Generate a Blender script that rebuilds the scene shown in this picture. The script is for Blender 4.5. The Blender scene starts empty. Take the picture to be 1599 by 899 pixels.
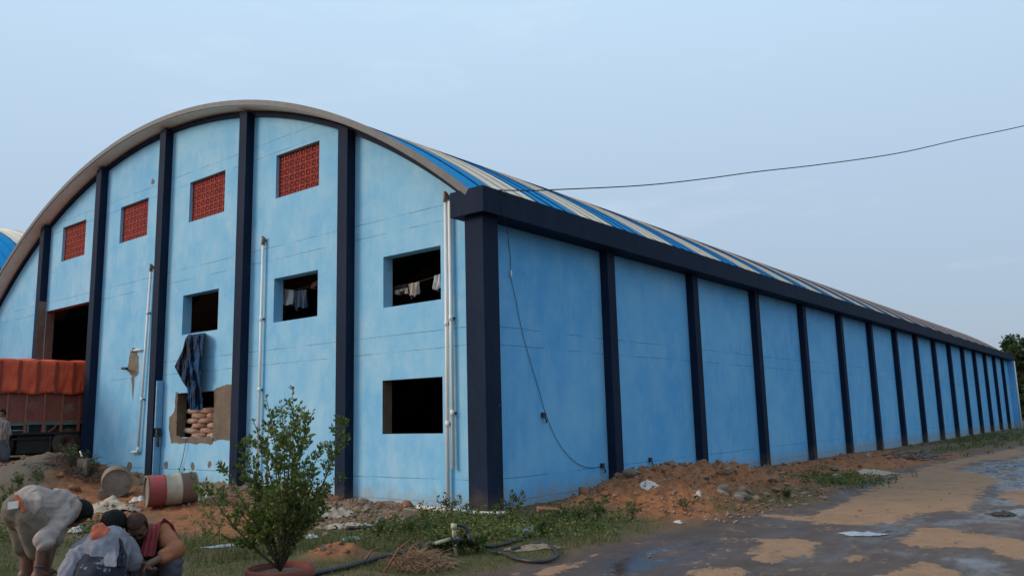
import bpy, bmesh, math, random
import numpy as np
from mathutils import Vector, Matrix, noise as mnoise
SC = bpy.context.scene
COL = SC.collection
rnd = random.Random(7)
PI = math.pi

# ------------------------------------------------------------------ camera
CX, CY, CZ, YAW, PITCH, ROLL, FPX = 9.2383, -10.8175, 1.6, -0.6685, 0.1591, -0.0248, 1253.2
_c, _s = math.cos(YAW), math.sin(YAW)
cR = Vector((_c, -_s, 0)); cFh = Vector((_s, _c, 0)); _up = Vector((0, 0, 1))
cF = cFh*math.cos(PITCH) + _up*math.sin(PITCH); cU = _up*math.cos(PITCH) - cFh*math.sin(PITCH)
CAM = Vector((CX, CY, CZ))
cd = bpy.data.cameras.new('camera'); cam = bpy.data.objects.new('camera', cd); COL.objects.link(cam)
cd.sensor_fit = 'HORIZONTAL'; cd.sensor_width = 36; cd.lens = FPX/1599*36
cd.clip_start = 0.1; cd.clip_end = 3000
xr = cR*math.cos(ROLL) + cU*math.sin(ROLL); yr = cU*math.cos(ROLL) - cR*math.sin(ROLL)
cam.matrix_world = Matrix(((xr.x, yr.x, -cF.x, CX), (xr.y, yr.y, -cF.y, CY), (xr.z, yr.z, -cF.z, CZ), (0, 0, 0, 1)))
SC.camera = cam

# ------------------------------------------------------------------ light, sky, exposure
SUN_EL, SUN_AZ = 24.0, 222.0                      # clockwise from +Y: low in the front left
W = bpy.data.worlds.new('World'); SC.world = W; W.use_nodes = True
nt = W.node_tree; nt.nodes.clear()
out = nt.nodes.new('ShaderNodeOutputWorld'); bg = nt.nodes.new('ShaderNodeBackground')
sky = nt.nodes.new('ShaderNodeTexSky'); sky.sky_type = 'NISHITA'; sky.sun_disc = False
sky.sun_elevation = math.radians(SUN_EL); sky.sun_rotation = math.radians(SUN_AZ)
sky.air_density = 1.0; sky.dust_density = 2.0; sky.ozone_density = 2.0
tc = nt.nodes.new('ShaderNodeTexCoord'); sep = nt.nodes.new('ShaderNodeSeparateXYZ')
nt.links.new(tc.outputs['Generated'], sep.inputs[0])
ramp = nt.nodes.new('ShaderNodeValToRGB')          # thin even veil of high cloud, greyer towards the horizon
ramp.color_ramp.elements[0].position = 0.0; ramp.color_ramp.elements[0].color = (2.75, 3.35, 4.2, 1)
ramp.color_ramp.elements[1].position = 0.5; ramp.color_ramp.elements[1].color = (4.75, 6.35, 7.9, 1)
nt.links.new(sep.outputs['Z'], ramp.inputs['Fac'])
mp = nt.nodes.new('ShaderNodeMapping'); mp.inputs['Scale'].default_value = (1.0, 1.0, 4.0)
nt.links.new(tc.outputs['Generated'], mp.inputs[0])
nz = nt.nodes.new('ShaderNodeTexNoise'); nz.inputs['Scale'].default_value = 2.6; nz.inputs['Detail'].default_value = 6
nz.inputs['Roughness'].default_value = 0.6
nt.links.new(mp.outputs[0], nz.inputs['Vector'])
cr = nt.nodes.new('ShaderNodeValToRGB'); cr.color_ramp.elements[0].position = 0.56; cr.color_ramp.elements[1].position = 0.80
cr.color_ramp.elements[0].color = (0, 0, 0, 1); cr.color_ramp.elements[1].color = (0.3, 0.3, 0.3, 1)
nt.links.new(nz.outputs['Fac'], cr.inputs['Fac'])
m1 = nt.nodes.new('ShaderNodeMix'); m1.data_type = 'RGBA'; m1.inputs[0].default_value = 0.85
nt.links.new(sky.outputs[0], m1.inputs[6]); nt.links.new(ramp.outputs[0], m1.inputs[7])
m2 = nt.nodes.new('ShaderNodeMix'); m2.data_type = 'RGBA'
nt.links.new(cr.outputs[0], m2.inputs[0]); nt.links.new(m1.outputs[2], m2.inputs[6])
m2.inputs[7].default_value = (7.0, 7.4, 8.6, 1)
nt.links.new(m2.outputs[2], bg.inputs['Color']); bg.inputs['Strength'].default_value = 0.10
nt.links.new(bg.outputs[0], out.inputs['Surface'])
sl = bpy.data.lights.new('sun', 'SUN'); so = bpy.data.objects.new('sun', sl); COL.objects.link(so)
sl.energy = 1.5; sl.angle = math.radians(24); sl.color = (1.0, 0.84, 0.68)
az = math.radians(SUN_AZ); el = math.radians(SUN_EL)
sd = Vector((math.sin(az)*math.cos(el), math.cos(az)*math.cos(el), math.sin(el)))
so.rotation_euler = sd.to_track_quat('Z', 'Y').to_euler(); so.location = sd*100
SC.view_settings.view_transform = 'Standard'; SC.view_settings.look = 'None'
SC.view_settings.exposure = 0.42; SC.view_settings.gamma = 1.0

# ------------------------------------------------------------------ rays of the calibrated camera -> real points
KSLOPE = 0.0045
def ray(u, v):
    x = (u-799.5)/FPX; y = -(v-449.5)/FPX
    cr_, sr_ = math.cos(ROLL), math.sin(ROLL)
    x, y = x*cr_-y*sr_, x*sr_+y*cr_
    return cF + cR*x + cU*y
def at_x(u, v, X): d = ray(u, v); return CAM + d*((X-CX)/d.x)
def at_y(u, v, Y): d = ray(u, v); return CAM + d*((Y-CY)/d.y)
def at_d(u, v, D): d = ray(u, v); return CAM + d*(D/math.hypot(d.x, d.y))
def at_flat(u, v):
    d = ray(u, v); p = CAM + d*(-CZ/d.z)
    if p.y > 0: p = CAM + d*((CZ+KSLOPE*CY)/(-d.z-KSLOPE*d.y))
    return p

# ------------------------------------------------------------------ noise (numpy)
def _h(ix, iy, s):
    n = (ix.astype(np.int64)*374761393 + iy.astype(np.int64)*668265263 + s*1442695041) & 0x7fffffff
    n = ((n ^ (n >> 13))*1274126177) & 0x7fffffff
    return ((n ^ (n >> 16)) & 0xffff)/65535.0
def vn(x, y, s=0):
    x = np.asarray(x, float); y = np.asarray(y, float)
    ix = np.floor(x); iy = np.floor(y); fx = x-ix; fy = y-iy
    fx = fx*fx*(3-2*fx); fy = fy*fy*(3-2*fy)
    a = _h(ix, iy, s); b = _h(ix+1, iy, s); c = _h(ix, iy+1, s); d = _h(ix+1, iy+1, s)
    return (a*(1-fx)+b*fx)*(1-fy) + (c*(1-fx)+d*fx)*fy
def fbm(x, y, s=0, o=4):
    t = 0; a = .5
    for i in range(o):
        t = t + a*vn(np.asarray(x)*2**i+i*17.3, np.asarray(y)*2**i+i*9.1, s+i); a *= .5
    return t/(1-.5**o)
def sst(a, b, x): t = np.clip((x-a)/(b-a), 0, 1); return t*t*(3-2*t)
def polysd(px, py, poly):
    """signed distance, positive inside"""
    d = np.full(px.shape, 1e9); ins = np.zeros(px.shape, bool); n = len(poly)
    for i in range(n):
        x0, y0 = poly[i]; x1, y1 = poly[(i+1) % n]
        ex, ey = x1-x0, y1-y0; L = ex*ex+ey*ey+1e-12
        t = np.clip(((px-x0)*ex+(py-y0)*ey)/L, 0, 1)
        d = np.minimum(d, (px-x0-ex*t)**2+(py-y0-ey*t)**2)
        c = ((y0 > py) != (y1 > py))
        if abs(ey) > 1e-12: ins ^= c & (px < ex*(py-y0)/ey+x0)
    d = np.sqrt(d); return np.where(ins, d, -d)

# ------------------------------------------------------------------ materials
MATS = {}
class NT:
    def __init__(s, name):
        s.m = bpy.data.materials.new(name); s.m.use_nodes = True; s.t = s.m.node_tree; s.t.nodes.clear()
        s.o = s.n('OutputMaterial'); s.b = s.n('BsdfPrincipled'); s.l(s.b.outputs[0], s.o.inputs[0])
    def n(s, k): return s.t.nodes.new('ShaderNode'+k)
    def l(s, a, b): s.t.links.new(a, b)
    def pos(s, scale=(1, 1, 1), obj=False):
        if obj: g = s.n('TexCoord').outputs['Object']
        else: g = s.n('NewGeometry').outputs['Position']
        m = s.n('Mapping'); m.inputs['Scale'].default_value = scale; s.l(g, m.inputs[0]); return m.outputs[0]
    def noise(s, vec, scale, detail=5, rough=.6, dist=0):
        q = s.n('TexNoise'); s.l(vec, q.inputs['Vector']); q.inputs['Scale'].default_value = scale
        q.inputs['Detail'].default_value = detail; q.inputs['Roughness'].default_value = rough; q.inputs['Distortion'].default_value = dist
        return q.outputs['Fac']
    def ramp(s, f, a, b, ca=(0, 0, 0, 1), cb=(1, 1, 1, 1)):
        r = s.n('ValToRGB'); r.color_ramp.elements[0].position = a; r.color_ramp.elements[1].position = b
        r.color_ramp.elements[0].color = ca; r.color_ramp.elements[1].color = cb; s.l(f, r.inputs[0]); return r.outputs[0]
    def mix(s, f, a, b, kind='MIX'):
        q = s.n('Mix'); q.data_type = 'RGBA'; q.blend_type = kind
        for i, x in ((0, f), (6, a), (7, b)):
            if isinstance(x, (int, float)): q.inputs[i].default_value = x if i == 0 else (x, x, x, 1)
            elif isinstance(x, tuple): q.inputs[i].default_value = x if len(x) == 4 else x+(1,)
            else: s.l(x, q.inputs[i])
        return q.outputs[2]
    def math(s, op, a, b=None, c=None):
        q = s.n('Math'); q.operation = op
        for i, x in enumerate((a, b, c)):
            if x is None: continue
            if isinstance(x, (int, float)): q.inputs[i].default_value = x
            else: s.l(x, q.inputs[i])
        return q.outputs[0]
    def bump(s, h, strength=.3, dist=.02):
        q = s.n('Bump'); q.inputs['Strength'].default_value = strength; q.inputs['Distance'].default_value = dist
        s.l(h, q.inputs['Height']); s.l(q.outputs[0], s.b.inputs['Normal'])
    def attr(s, name):
        q = s.n('Attribute'); q.attribute_name = name; return q
    def fin(s, col=None, rough=.8, metal=0, spec=None):
        if col is not None:
            if isinstance(col, tuple): s.b.inputs['Base Color'].default_value = col+(1,)
            else: s.l(col, s.b.inputs['Base Color'])
        if isinstance(rough, (int, float)): s.b.inputs['Roughness'].default_value = rough
        else: s.l(rough, s.b.inputs['Roughness'])
        s.b.inputs['Metallic'].default_value = metal
        if spec is not None: s.b.inputs['Specular IOR Level'].default_value = spec
        return s.m
def M(name, c1, c2=None, scale=4, rough=.8, bump=.2, metal=0, bscale=None, obj=False, stretch=(1, 1, 1), lo=.35, hi=.65, bdist=.02, spec=None):
    """two-tone mottled material"""
    if name in MATS: return MATS[name]
    t = NT(name); v = t.pos(stretch, obj); c2 = c2 or tuple(x*.75 for x in c1)
    f = t.noise(v, scale, 6, .65); col = t.mix(t.ramp(f, lo, hi), c1, c2)
    if bump: t.bump(t.noise(t.pos((1, 1, 1), obj), bscale or scale*6, 5), bump, bdist)
    MATS[name] = t.fin(col, rough, metal, spec); return MATS[name]

def wall_paint(name, base, pale, deep, lines):
    t = NT(name); P = t.pos()
    big = t.noise(P, .35, 3, .5); mid = t.noise(P, 1.6, 6, .65)
    st = t.noise(t.pos((5, 5, .5)), 1.3, 6, .7); fine = t.noise(P, 22, 4, .6)
    f = t.math('ADD', t.math('MULTIPLY', big, .45), t.math('ADD', t.math('MULTIPLY', mid, .45), t.math('MULTIPLY', st, .1)))
    col = t.mix(t.ramp(f, .40, .60), deep, base)
    f2 = t.math('ADD', t.math('MULTIPLY', t.noise(t.pos((1.3, 1.3, 1.0)), .9, 8, .72), .85), t.math('MULTIPLY', st, .15))
    col = t.mix(t.math('MULTIPLY', t.ramp(f2, .46, .70), .55), col, pale)
    col = t.mix(t.math('MULTIPLY', t.ramp(fine, .3, .75), .12), col, tuple(x*.55 for x in base))
    sp = t.n('SeparateXYZ'); t.l(P, sp.inputs[0]); z = sp.outputs['Z']
    wob = t.math('MULTIPLY', t.math('SUBTRACT', t.noise(P, .6, 3), .5), .05)
    zz = t.math('ADD', z, wob); mask = None
    for L in lines:                                           # construction joints between ring beam and masonry
        d = t.math('ABSOLUTE', t.math('SUBTRACT', zz, L)); k = t.math('LESS_THAN', d, .0065)
        mask = k if mask is None else t.math('MAXIMUM', mask, k)
    brk = t.ramp(t.noise(P, 1.1, 4), .38, .55)
    mask = t.math('MULTIPLY', mask, t.math('MULTIPLY', brk, .65))
    col = t.mix(mask, col, (.02, .05, .09))
    # rain splash and rising damp at the foot
    dn = t.noise(t.pos((2.2, 2.2, 1.5)), 1.4, 6, .65)
    foot = t.math('MULTIPLY', t.ramp(t.math('SUBTRACT', t.math('ADD', t.math('MULTIPLY', dn, 1.1), .0), z), .15, .55), .6)
    col = t.mix(foot, col, (.30, .27, .22))
    t.bump(t.math('SUBTRACT', t.math('ADD', t.math('MULTIPLY', fine, .4), t.math('MULTIPLY', mid, .6)), t.math('MULTIPLY', mask, 1.0)), .25, .012)
    return t.fin(col, .82, 0, .25)
LINES = (8.18, 7.86, 5.60, 5.30, 3.23, 2.90, .52, .12)
mWALL = wall_paint('light_blue_limewash', (.285, .56, .75), (.52, .69, .76), (.185, .475, .725), LINES)
mSIDE = wall_paint('shaded_blue_limewash', (.17, .47, .75), (.29, .56, .76), (.10, .38, .71), (3.23, 2.90, .52, .12))  # much the same paint as the gable, deepened partly for the wall's shaded face
def navy():
    t = NT('navy_paint'); P = t.pos(); a = t.noise(t.pos((1, 1, .4)), 2.2, 6, .65); col = t.mix(t.ramp(a, .35, .65), (.0055, .0135, .034), (.011, .021, .046))
    s_ = t.ramp(t.noise(t.pos((6, 6, 1.2)), 2.0, 6, .7), .60, .78); col = t.mix(t.math('MULTIPLY', s_, .35), col, (.05, .06, .08))
    chip = t.ramp(t.noise(P, 14, 3, .5), .74, .78); col = t.mix(t.math('MULTIPLY', chip, .6), col, (.10, .11, .12))
    sp = t.n('SeparateXYZ'); t.l(P, sp.inputs[0]); dn = t.noise(P, 3.5, 6, .7)
    ft = t.math('MULTIPLY', t.ramp(t.math('SUBTRACT', dn, sp.outputs['Z']), .05, .55), .7); col = t.mix(ft, col, (.10, .075, .055))
    t.bump(t.noise(P, 14, 5), .2, .02); return t.fin(col, .75, 0, .15)
mNAVY = navy()
mBARE = M('bare_cement_plaster', (.20, .145, .10), (.12, .085, .06), 2.5, .92, .5, bscale=16)
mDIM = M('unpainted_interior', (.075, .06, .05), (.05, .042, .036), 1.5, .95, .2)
mCONC = M('concrete', (.27, .24, .20), (.17, .145, .12), 3, .9, .4, bscale=20)
mGALV = M('galvanised_underside', (.92, .73, .56), (.82, .63, .47), 3, .6, .1, stretch=(1, 4, 1))
mRBLUE = M('blue_roof_sheet', (.012, .25, .53), (.02, .28, .56), 3, .85, .05, spec=.08)
mRWHITE = M('off_white_roof_sheet', (.84, .74, .61), (.74, .64, .52), 3, .85, .05, spec=.1)
mSEAMB = M('blue_sheet_seam', (.005, .045, .13), (.008, .06, .17), 6, .9, .05, spec=.05)  # rib colour darkened for the shadow and dirt along each seam
mSEAMW = M('cream_sheet_seam', (.50, .38, .27), (.40, .30, .21), 6, .9, .05, spec=.05)  # brownish rib colour carries seam shade as well as dirt
mPVC = M('white_pvc', (.88, .85, .80), (.78, .72, .65), 5, .4, .05, stretch=(2, 2, .4))
mCABLE = M('black_cable', (.012, .012, .014), (.03, .03, .03), 8, .6, 0)
mHOSE = M('black_hose', (.014, .016, .02), (.05, .045, .04), 5, .5, .1)
mTERRA = M('red_vent_block', (.40, .052, .032), (.26, .035, .024), 6, .85, .3, obj=False)

# ------------------------------------------------------------------ mesh builder
class MB:
    def __init__(s): s.v = []; s.f = []; s.mi = []
    def add(s, vs, fs, mi=0):
        b = len(s.v); s.v += [tuple(p) for p in vs]; s.f += [tuple(i+b for i in f) for f in fs]; s.mi += [mi]*len(fs); return s
    def quad(s, a, b, c, d, mi=0): return s.add([a, b, c, d], [(0, 1, 2, 3)], mi)
    def box(s, x0, x1, y0, y1, z0, z1, mi=0):
        v = [(x, y, z) for z in (z0, z1) for y in (y0, y1) for x in (x0, x1)]
        return s.add(v, [(0, 2, 3, 1), (4, 5, 7, 6), (0, 1, 5, 4), (2, 6, 7, 3), (0, 4, 6, 2), (1, 3, 7, 5)], mi)
    def obox(s, c, ax, ay, az, mi=0):
        c = Vector(c); v = [c+ax*i+ay*j+az*k for k in (-1, 1) for j in (-1, 1) for i in (-1, 1)]
        return s.add(v, [(0, 2, 3, 1), (4, 5, 7, 6), (0, 1, 5, 4), (2, 6, 7, 3), (0, 4, 6, 2), (1, 3, 7, 5)], mi)
    def tube(s, pts, r, seg=8, mi=0, caps=True):
        pts = [Vector(p) for p in pts]; n = len(pts); rs = r if isinstance(r, (list, tuple)) else [r]*n
        base = len(s.v); up = Vector((0, 0, 1)); prev = None
        for i, p in enumerate(pts):
            d = (pts[min(i+1, n-1)]-pts[max(i-1, 0)])
            if d.length < 1e-9: d = Vector((0, 0, 1))
            d.normalize()
            if prev is None:
                a = d.cross(up if abs(d.z) < .95 else Vector((1, 0, 0))).normalized()
            else:
                a = prev - d*prev.dot(d); a = a.normalized() if a.length > 1e-6 else d.orthogonal().normalized()
            prev = a; b = d.cross(a)
            for k in range(seg):
                t = 2*PI*k/seg; s.v.append(tuple(p+(a*math.cos(t)+b*math.sin(t))*rs[i]))
        for i in range(n-1):
            for k in range(seg):
                k2 = (k+1) % seg; s.f.append((base+i*seg+k, base+i*seg+k2, base+(i+1)*seg+k2, base+(i+1)*seg+k)); s.mi.append(mi)
        if caps:
            s.f.append(tuple(base+k for k in reversed(range(seg)))); s.mi.append(mi)
            s.f.append(tuple(base+(n-1)*seg+k for k in range(seg))); s.mi.append(mi)
        return s
    def lathe(s, prof, seg=24, mi=0, mat=None, origin=(0, 0, 0)):
        """prof: (r, h) along local z; mat: 3x3 orientation"""
        base = len(s.v); o = Vector(origin)
        for r, h in prof:
            for k in range(seg):
                t = 2*PI*k/seg; p = Vector((r*math.cos(t), r*math.sin(t), h))
                s.v.append(tuple(o+(mat @ p if mat else p)))
        mis = mi if isinstance(mi, (list, tuple)) else [mi]*(len(prof)-1)
        for i in range(len(prof)-1):
            for k in range(seg):
                k2 = (k+1) % seg; s.f.append((base+i*seg+k, base+i*seg+k2, base+(i+1)*seg+k2, base+(i+1)*seg+k)); s.mi.append(mis[i])
        return s
    def grid(s, fn, nu, nv, mi=0):
        base = len(s.v)
        for j in range(nv+1):
            for i in range(nu+1): s.v.append(tuple(fn(i/nu, j/nv)))
        for j in range(nv):
            for i in range(nu):
                a = base+j*(nu+1)+i; s.f.append((a, a+1, a+nu+2, a+nu+1)); s.mi.append(mi)
        return s
    def mesh(s, name, mats, smooth=False):
        me = bpy.data.meshes.new(name); me.from_pydata(s.v, [], s.f)
        for m in (mats if isinstance(mats, (list, tuple)) else [mats]): me.materials.append(m)
        me.polygons.foreach_set('material_index', s.mi)
        if smooth: me.polygons.foreach_set('use_smooth', [True]*len(s.f))
        me.update(); return me
    def build(s, name, mats, parent=None, smooth=False, loc=None):
        return link(name, s.mesh(name, mats, smooth), parent, loc)
def link(name, me, parent=None, loc=None):
    o = bpy.data.objects.new(name, me); COL.objects.link(o)
    if parent is not None: o.parent = parent
    if loc is not None: o.location = loc
    return o
def tag(o, label=None, cat=None, group=None, kind=None):
    if label: o['label'] = label
    if cat: o['category'] = cat
    if group: o['group'] = group
    if kind: o['kind'] = kind
    return o
def thing(name, label, cat, loc=(0, 0, 0), group=None):
    o = bpy.data.objects.new(name, None); COL.objects.link(o); o.location = loc; o.empty_display_size = .2
    return tag(o, label, cat, group)
def origin_to(o, loc):
    """move a one-mesh thing's origin to its base without moving its surface"""
    loc = Vector(loc); o.data.transform(Matrix.Translation(-loc)); o.location = loc; return o
def fast_mesh(name, verts, faces, mats, k, smooth=False, tint=None):
    """numpy faces of constant size k"""
    me = bpy.data.meshes.new(name); nv, nf = len(verts), len(faces)
    me.vertices.add(nv); me.vertices.foreach_set('co', np.ascontiguousarray(verts, np.float32).ravel())
    me.loops.add(nf*k); me.loops.foreach_set('vertex_index', np.ascontiguousarray(faces, np.int32).ravel())
    me.polygons.add(nf); me.polygons.foreach_set('loop_start', np.arange(0, nf*k, k, dtype=np.int32))
    me.polygons.foreach_set('loop_total', np.full(nf, k, np.int32))
    if smooth: me.polygons.foreach_set('use_smooth', np.ones(nf, bool))
    for m in (mats if isinstance(mats, (list, tuple)) else [mats]): me.materials.append(m)
    me.update(calc_edges=True)
    if tint is not None:
        a = me.attributes.new('tint', 'FLOAT', 'POINT'); a.data.foreach_set('value', np.ascontiguousarray(tint, np.float32))
    return me

# ------------------------------------------------------------------ ground
def gl(*pts): return [tuple(at_flat(u, v)[:2]) for u, v in pts]
ROAD = gl((600, 905), (760, 895), (850, 876), (940, 852), (1010, 836), (1100, 815), (1190, 800), (1275, 786), (1310, 766), (1400, 736), (1480, 718), (1560, 701), (1599, 693)) + [(5.5, 75), (22, 80), (24, -25), (5, -20)]
DRY = [gl((1190, 803), (1257, 806), (1300, 792), (1355, 764), (1400, 744), (1436, 732), (1480, 719), (1599, 697), (1599, 711), (1534, 718), (1502, 726), (1491, 734), (1540, 739), (1560, 749), (1528, 764), (1528, 778), (1511, 795), (1448, 797), (1384, 813), (1344, 820), (1252, 813)),
       gl((1425, 821), (1471, 821), (1517, 830), (1599, 844), (1660, 850), (1660, 880), (1599, 871), (1571, 867), (1545, 853), (1488, 852), (1445, 852), (1410, 843), (1430, 830)),
       gl((1154, 839), (1200, 837), (1252, 841.6), (1292, 846), (1269, 857), (1229, 870), (1200, 875), (1171, 872), (1171, 859), (1200, 846)),
       gl((1364, 899), (1402, 888), (1442, 875), (1471, 876), (1497, 893), (1500, 905), (1360, 905)),
       gl((1073, 891), (1108, 882), (1157, 882), (1163, 896), (1120, 900)),
       gl((1310, 869), (1340, 864), (1356, 866), (1330, 873)),
       gl((840, 893), (870, 880), (912, 874), (905, 882), (860, 896)),
       gl((1560, 770), (1590, 762), (1640, 770), (1640, 785), (1590, 786))]
PUD = [gl((1490, 735), (1599, 712), (1640, 715), (1640, 800), (1560, 812), (1500, 812), (1540, 780), (1560, 760)),
       gl((850, 905), (930, 880), (1010, 850), (1110, 838), (1130, 852), (1090, 870), (1060, 890), (1050, 905)),
       gl((1330, 826), (1440, 805), (1500, 812), (1480, 822), (1400, 838), (1320, 846)),
       gl((1420, 860), (1500, 858), (1560, 880), (1580, 905), (1510, 905), (1480, 875))]
ORANGE = [gl((235, 800), (300, 788), (400, 782), (470, 790), (480, 812), (470, 838), (360, 842), (280, 832), (225, 822)),
          gl((60, 800), (90, 775), (150, 762), (215, 775), (250, 790), (230, 806), (140, 812)),
          gl((470, 858), (515, 850), (560, 865), (540, 884), (480, 884)),
          [(.4, 1.6), (1.0, 1.0), (2.2, .7), (3.3, .1), (4.3, 1.4), (4.2, 2.8), (3.8, 5.2), (3.2, 6.6), (1.6, 8.2), (.4, 8.5)],
          [(.4, 7.5), (2.0, 7.4), (4.0, 8.6), (4.6, 11), (4.4, 16), (4.0, 21), (2.6, 24), (.4, 24)]]
GRASSP = [gl((-60, 830), (60, 822), (150, 826), (300, 840), (420, 842), (520, 826), (600, 815), (690, 806), (800, 805), (900, 795), (960, 806), (1030, 815), (1000, 836), (930, 852), (850, 872), (760, 892), (700, 910), (-60, 960)),
          gl((1090, 790), (1120, 770), (1190, 758), (1260, 760), (1290, 776), (1260, 790), (1180, 800), (1120, 806)),
          gl((1420, 712), (1470, 702), (1540, 690), (1599, 681), (1599, 686), (1540, 696), (1470, 709)),
          [(.2, 30), (2.2, 34), (5.5, 80), (-.5, 80)],
          [(-13.5, -6), (-9, -3.6), (-6.8, -5.2), (-3, -7.5), (-10, -11)]]
def gauss(x, y, cx, cy, sx, sy, a=0.0):
    ca, sa = math.cos(a), math.sin(a); dx, dy = x-cx, y-cy
    return np.exp(-.5*(((dx*ca+dy*sa)/sx)**2+((-dx*sa+dy*ca)/sy)**2))
def H(x, y, masks=False):
    x = np.asarray(x, float); y = np.asarray(y, float)
    n1 = fbm(x*.9, y*.9, 3); n2 = fbm(x*3.1, y*3.1, 11); n3 = fbm(x*9, y*9, 21, 3); n4 = vn(x*26, y*26, 31)
    z = -KSLOPE*np.clip(y, 0, 80)
    gx = np.interp(x, [-30, -18, -15.4, -14.6, -13, -10, -6, -3, -1, .5], [.74, .74, .72, .52, .42, .22, .18, .05, 0, 0])
    reach = np.interp(x, [-20, -12, -6, 0], [12, 7, 4.6, 3])
    fall = 1-sst(1.0, reach, -y)
    z = z + gx*fall*sst(2.5, 0, np.where(x > 0, x, 0))
    wob = (n2-.5)*.55
    near_gable = sst(-4.2, -1.0, y+wob*2)*sst(.8, -.6, x)*(y < .5)
    rub = np.clip(near_gable, 0, 1)
    sand = np.clip(gauss(x, y, -11.3, -2.3, .9, 1.1)+.8*gauss(x, y, -10.5, -3.5, .9, 1.0)+.7*gauss(x, y, -12.6, -4.3, 1.2, 1.3), 0, 1)
    z = z + .60*gauss(x, y, -11.3, -2.25, .75, .9) + .44*gauss(x, y, -10.4, -3.5, .8, .8) + .35*gauss(x, y, -12.6, -4.3, 1.2, 1.3)
    heap = .40*gauss(x, y, 1.35, 2.7, .55, .9) + .46*gauss(x, y, 1.9, 4.3, .75, 1.0) + .30*gauss(x, y, 2.7, 5.5, .7, .8) + .26*gauss(x, y, 2.7, 2.2, .6, .8, .4) + .16*gauss(x, y, 1.6, .9, .5, .5) \
        + .14*gauss(x, y, 1.4, 10.5, .9, 2.5) + .12*gauss(x, y, 2.6, 14, .8, 2.2) + .10*gauss(x, y, 1.3, 19, .8, 3)
    mound = .15*gauss(x, y, 1.42, -4.38, .25, .20, .6)*(.75+.5*n3)
    z = z + heap + mound
    hm = np.clip(heap*4, 0, 1); mm = np.clip(mound*12, 0, 1)
    dist = np.hypot(x-CX, y-CY)
    def pm(polys, soft, jit):
        m = np.zeros(x.shape)
        for p in polys: m = np.maximum(m, sst(-soft, soft, polysd(x, y, p)+jit))
        return m
    jit = (n2-.5)*.5+(n3-.5)*.25
    js = np.clip(dist/12, .5, 2.5)
    road = pm([ROAD], .22, jit*.7)
    dry = pm(DRY, .16*js, jit*.42*js)*road
    pud = pm(PUD, .35, jit*1.1*js)*road*(1-dry)
    orange = np.maximum(pm(ORANGE, .3, jit*.9), np.maximum(hm, mm))*(1-road)
    grass = pm(GRASSP, .4, jit*1.5)*(1-.97*road)
    grass = np.maximum(grass, .75*sst(.52, .64, n1)*sst(34, 60, dist)*(1-road))
    grass = grass*(1-np.clip(hm*.9+mm, 0, 1))*(1-np.clip(sand*1.2, 0, 1))
    # relief
    rr = np.clip(rub+.8*hm+.5*orange, 0, 1)*(1-road)
    z = z + (n1-.5)*.05*(1-road) + (np.abs(n2-.5))*.20*rr + (n3-.5)*(.022+.10*rr+.07*hm)*(1-road) + (n4-.5)*(.006+.045*rr+.02*hm)*(1-road)
    z = z + road*((n1-.5)*.03 + dry*(.018+(n3-.5)*.016) + (1-dry)*(1-pud)*((n3-.5)*.014+(n4-.5)*.004) - .02)
    # tyre ruts along the track edge
    if masks: return z, dict(road=road, dry=dry, pud=pud, orange=orange, grass=grass, rub=rub, sand=sand)
    return z
HGX0, HGY0, HGS = -16.0, -9.5, .08
def _hgrid():
    xs = np.arange(HGX0, 10, HGS); ys = np.arange(HGY0, 24, HGS); X, Y = np.meshgrid(xs, ys, indexing='ij')
    return H(X.ravel(), Y.ravel()).reshape(X.shape)
_HG = []
def Hs_fast(x, y):
    if not _HG: _HG.append(_hgrid())
    g = _HG[0]; a = (x-HGX0)/HGS; b = (y-HGY0)/HGS; i, j = int(a), int(b)
    if not (0 <= i < g.shape[0]-1 and 0 <= j < g.shape[1]-1): return Hs(x, y)
    f, h = a-i, b-j
    return float((g[i, j]*(1-f)+g[i+1, j]*f)*(1-h)+(g[i, j+1]*(1-f)+g[i+1, j+1]*f)*h)
def Hs(x, y): return float(H(np.array([x]), np.array([y]))[0])
def hit(u, v):
    d = ray(u, v); hl = math.hypot(d.x, d.y)
    t = np.linspace(3, 70, 1400)/hl
    X = CX+d.x*t; Y = CY+d.y*t; Z = CZ+d.z*t
    k = np.argmax(Z < H(X, Y)); return Vector((X[k], Y[k], float(H(X[k:k+1], Y[k:k+1])[0])))

def make_ground():
    th = np.concatenate([np.linspace(-78, 78, 720), np.linspace(78, 282, 46)[1:-1]])
    th = np.radians(th) + YAW
    r = [.6]
    while r[-1] < 110: r.append(r[-1]+max(.05, .0078*r[-1]))
    while r[-1] < 1400: r.append(r[-1]*1.18)
    r = np.array(r); nr, na = len(r), len(th)
    Rr, T = np.meshgrid(r, th, indexing='ij')
    X = CX+Rr*np.sin(T); Y = CY+Rr*np.cos(T)
    Z, mk = H(X.ravel(), Y.ravel(), True)
    v = np.c_[X.ravel(), Y.ravel(), Z]
    i = np.arange(nr-1)[:, None]*na; j = np.arange(na)[None, :]; j2 = (j+1) % na
    f = np.stack([i+j, i+j2, i+na+j2, i+na+j], -1).reshape(-1, 4)[:, ::-1]
    c = len(v); v = np.vstack([v, [[CX, CY, Hs(CX, CY)]]])
    me = fast_mesh('ground', v, f, mGROUND, 4, True)
    for k, a in mk.items():
        at = me.attributes.new('m_'+k, 'FLOAT', 'POINT'); at.data.foreach_set('value', np.append(a, 0).astype(np.float32))
    o = link('ground', me); tag(o, kind='structure'); return o
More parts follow.
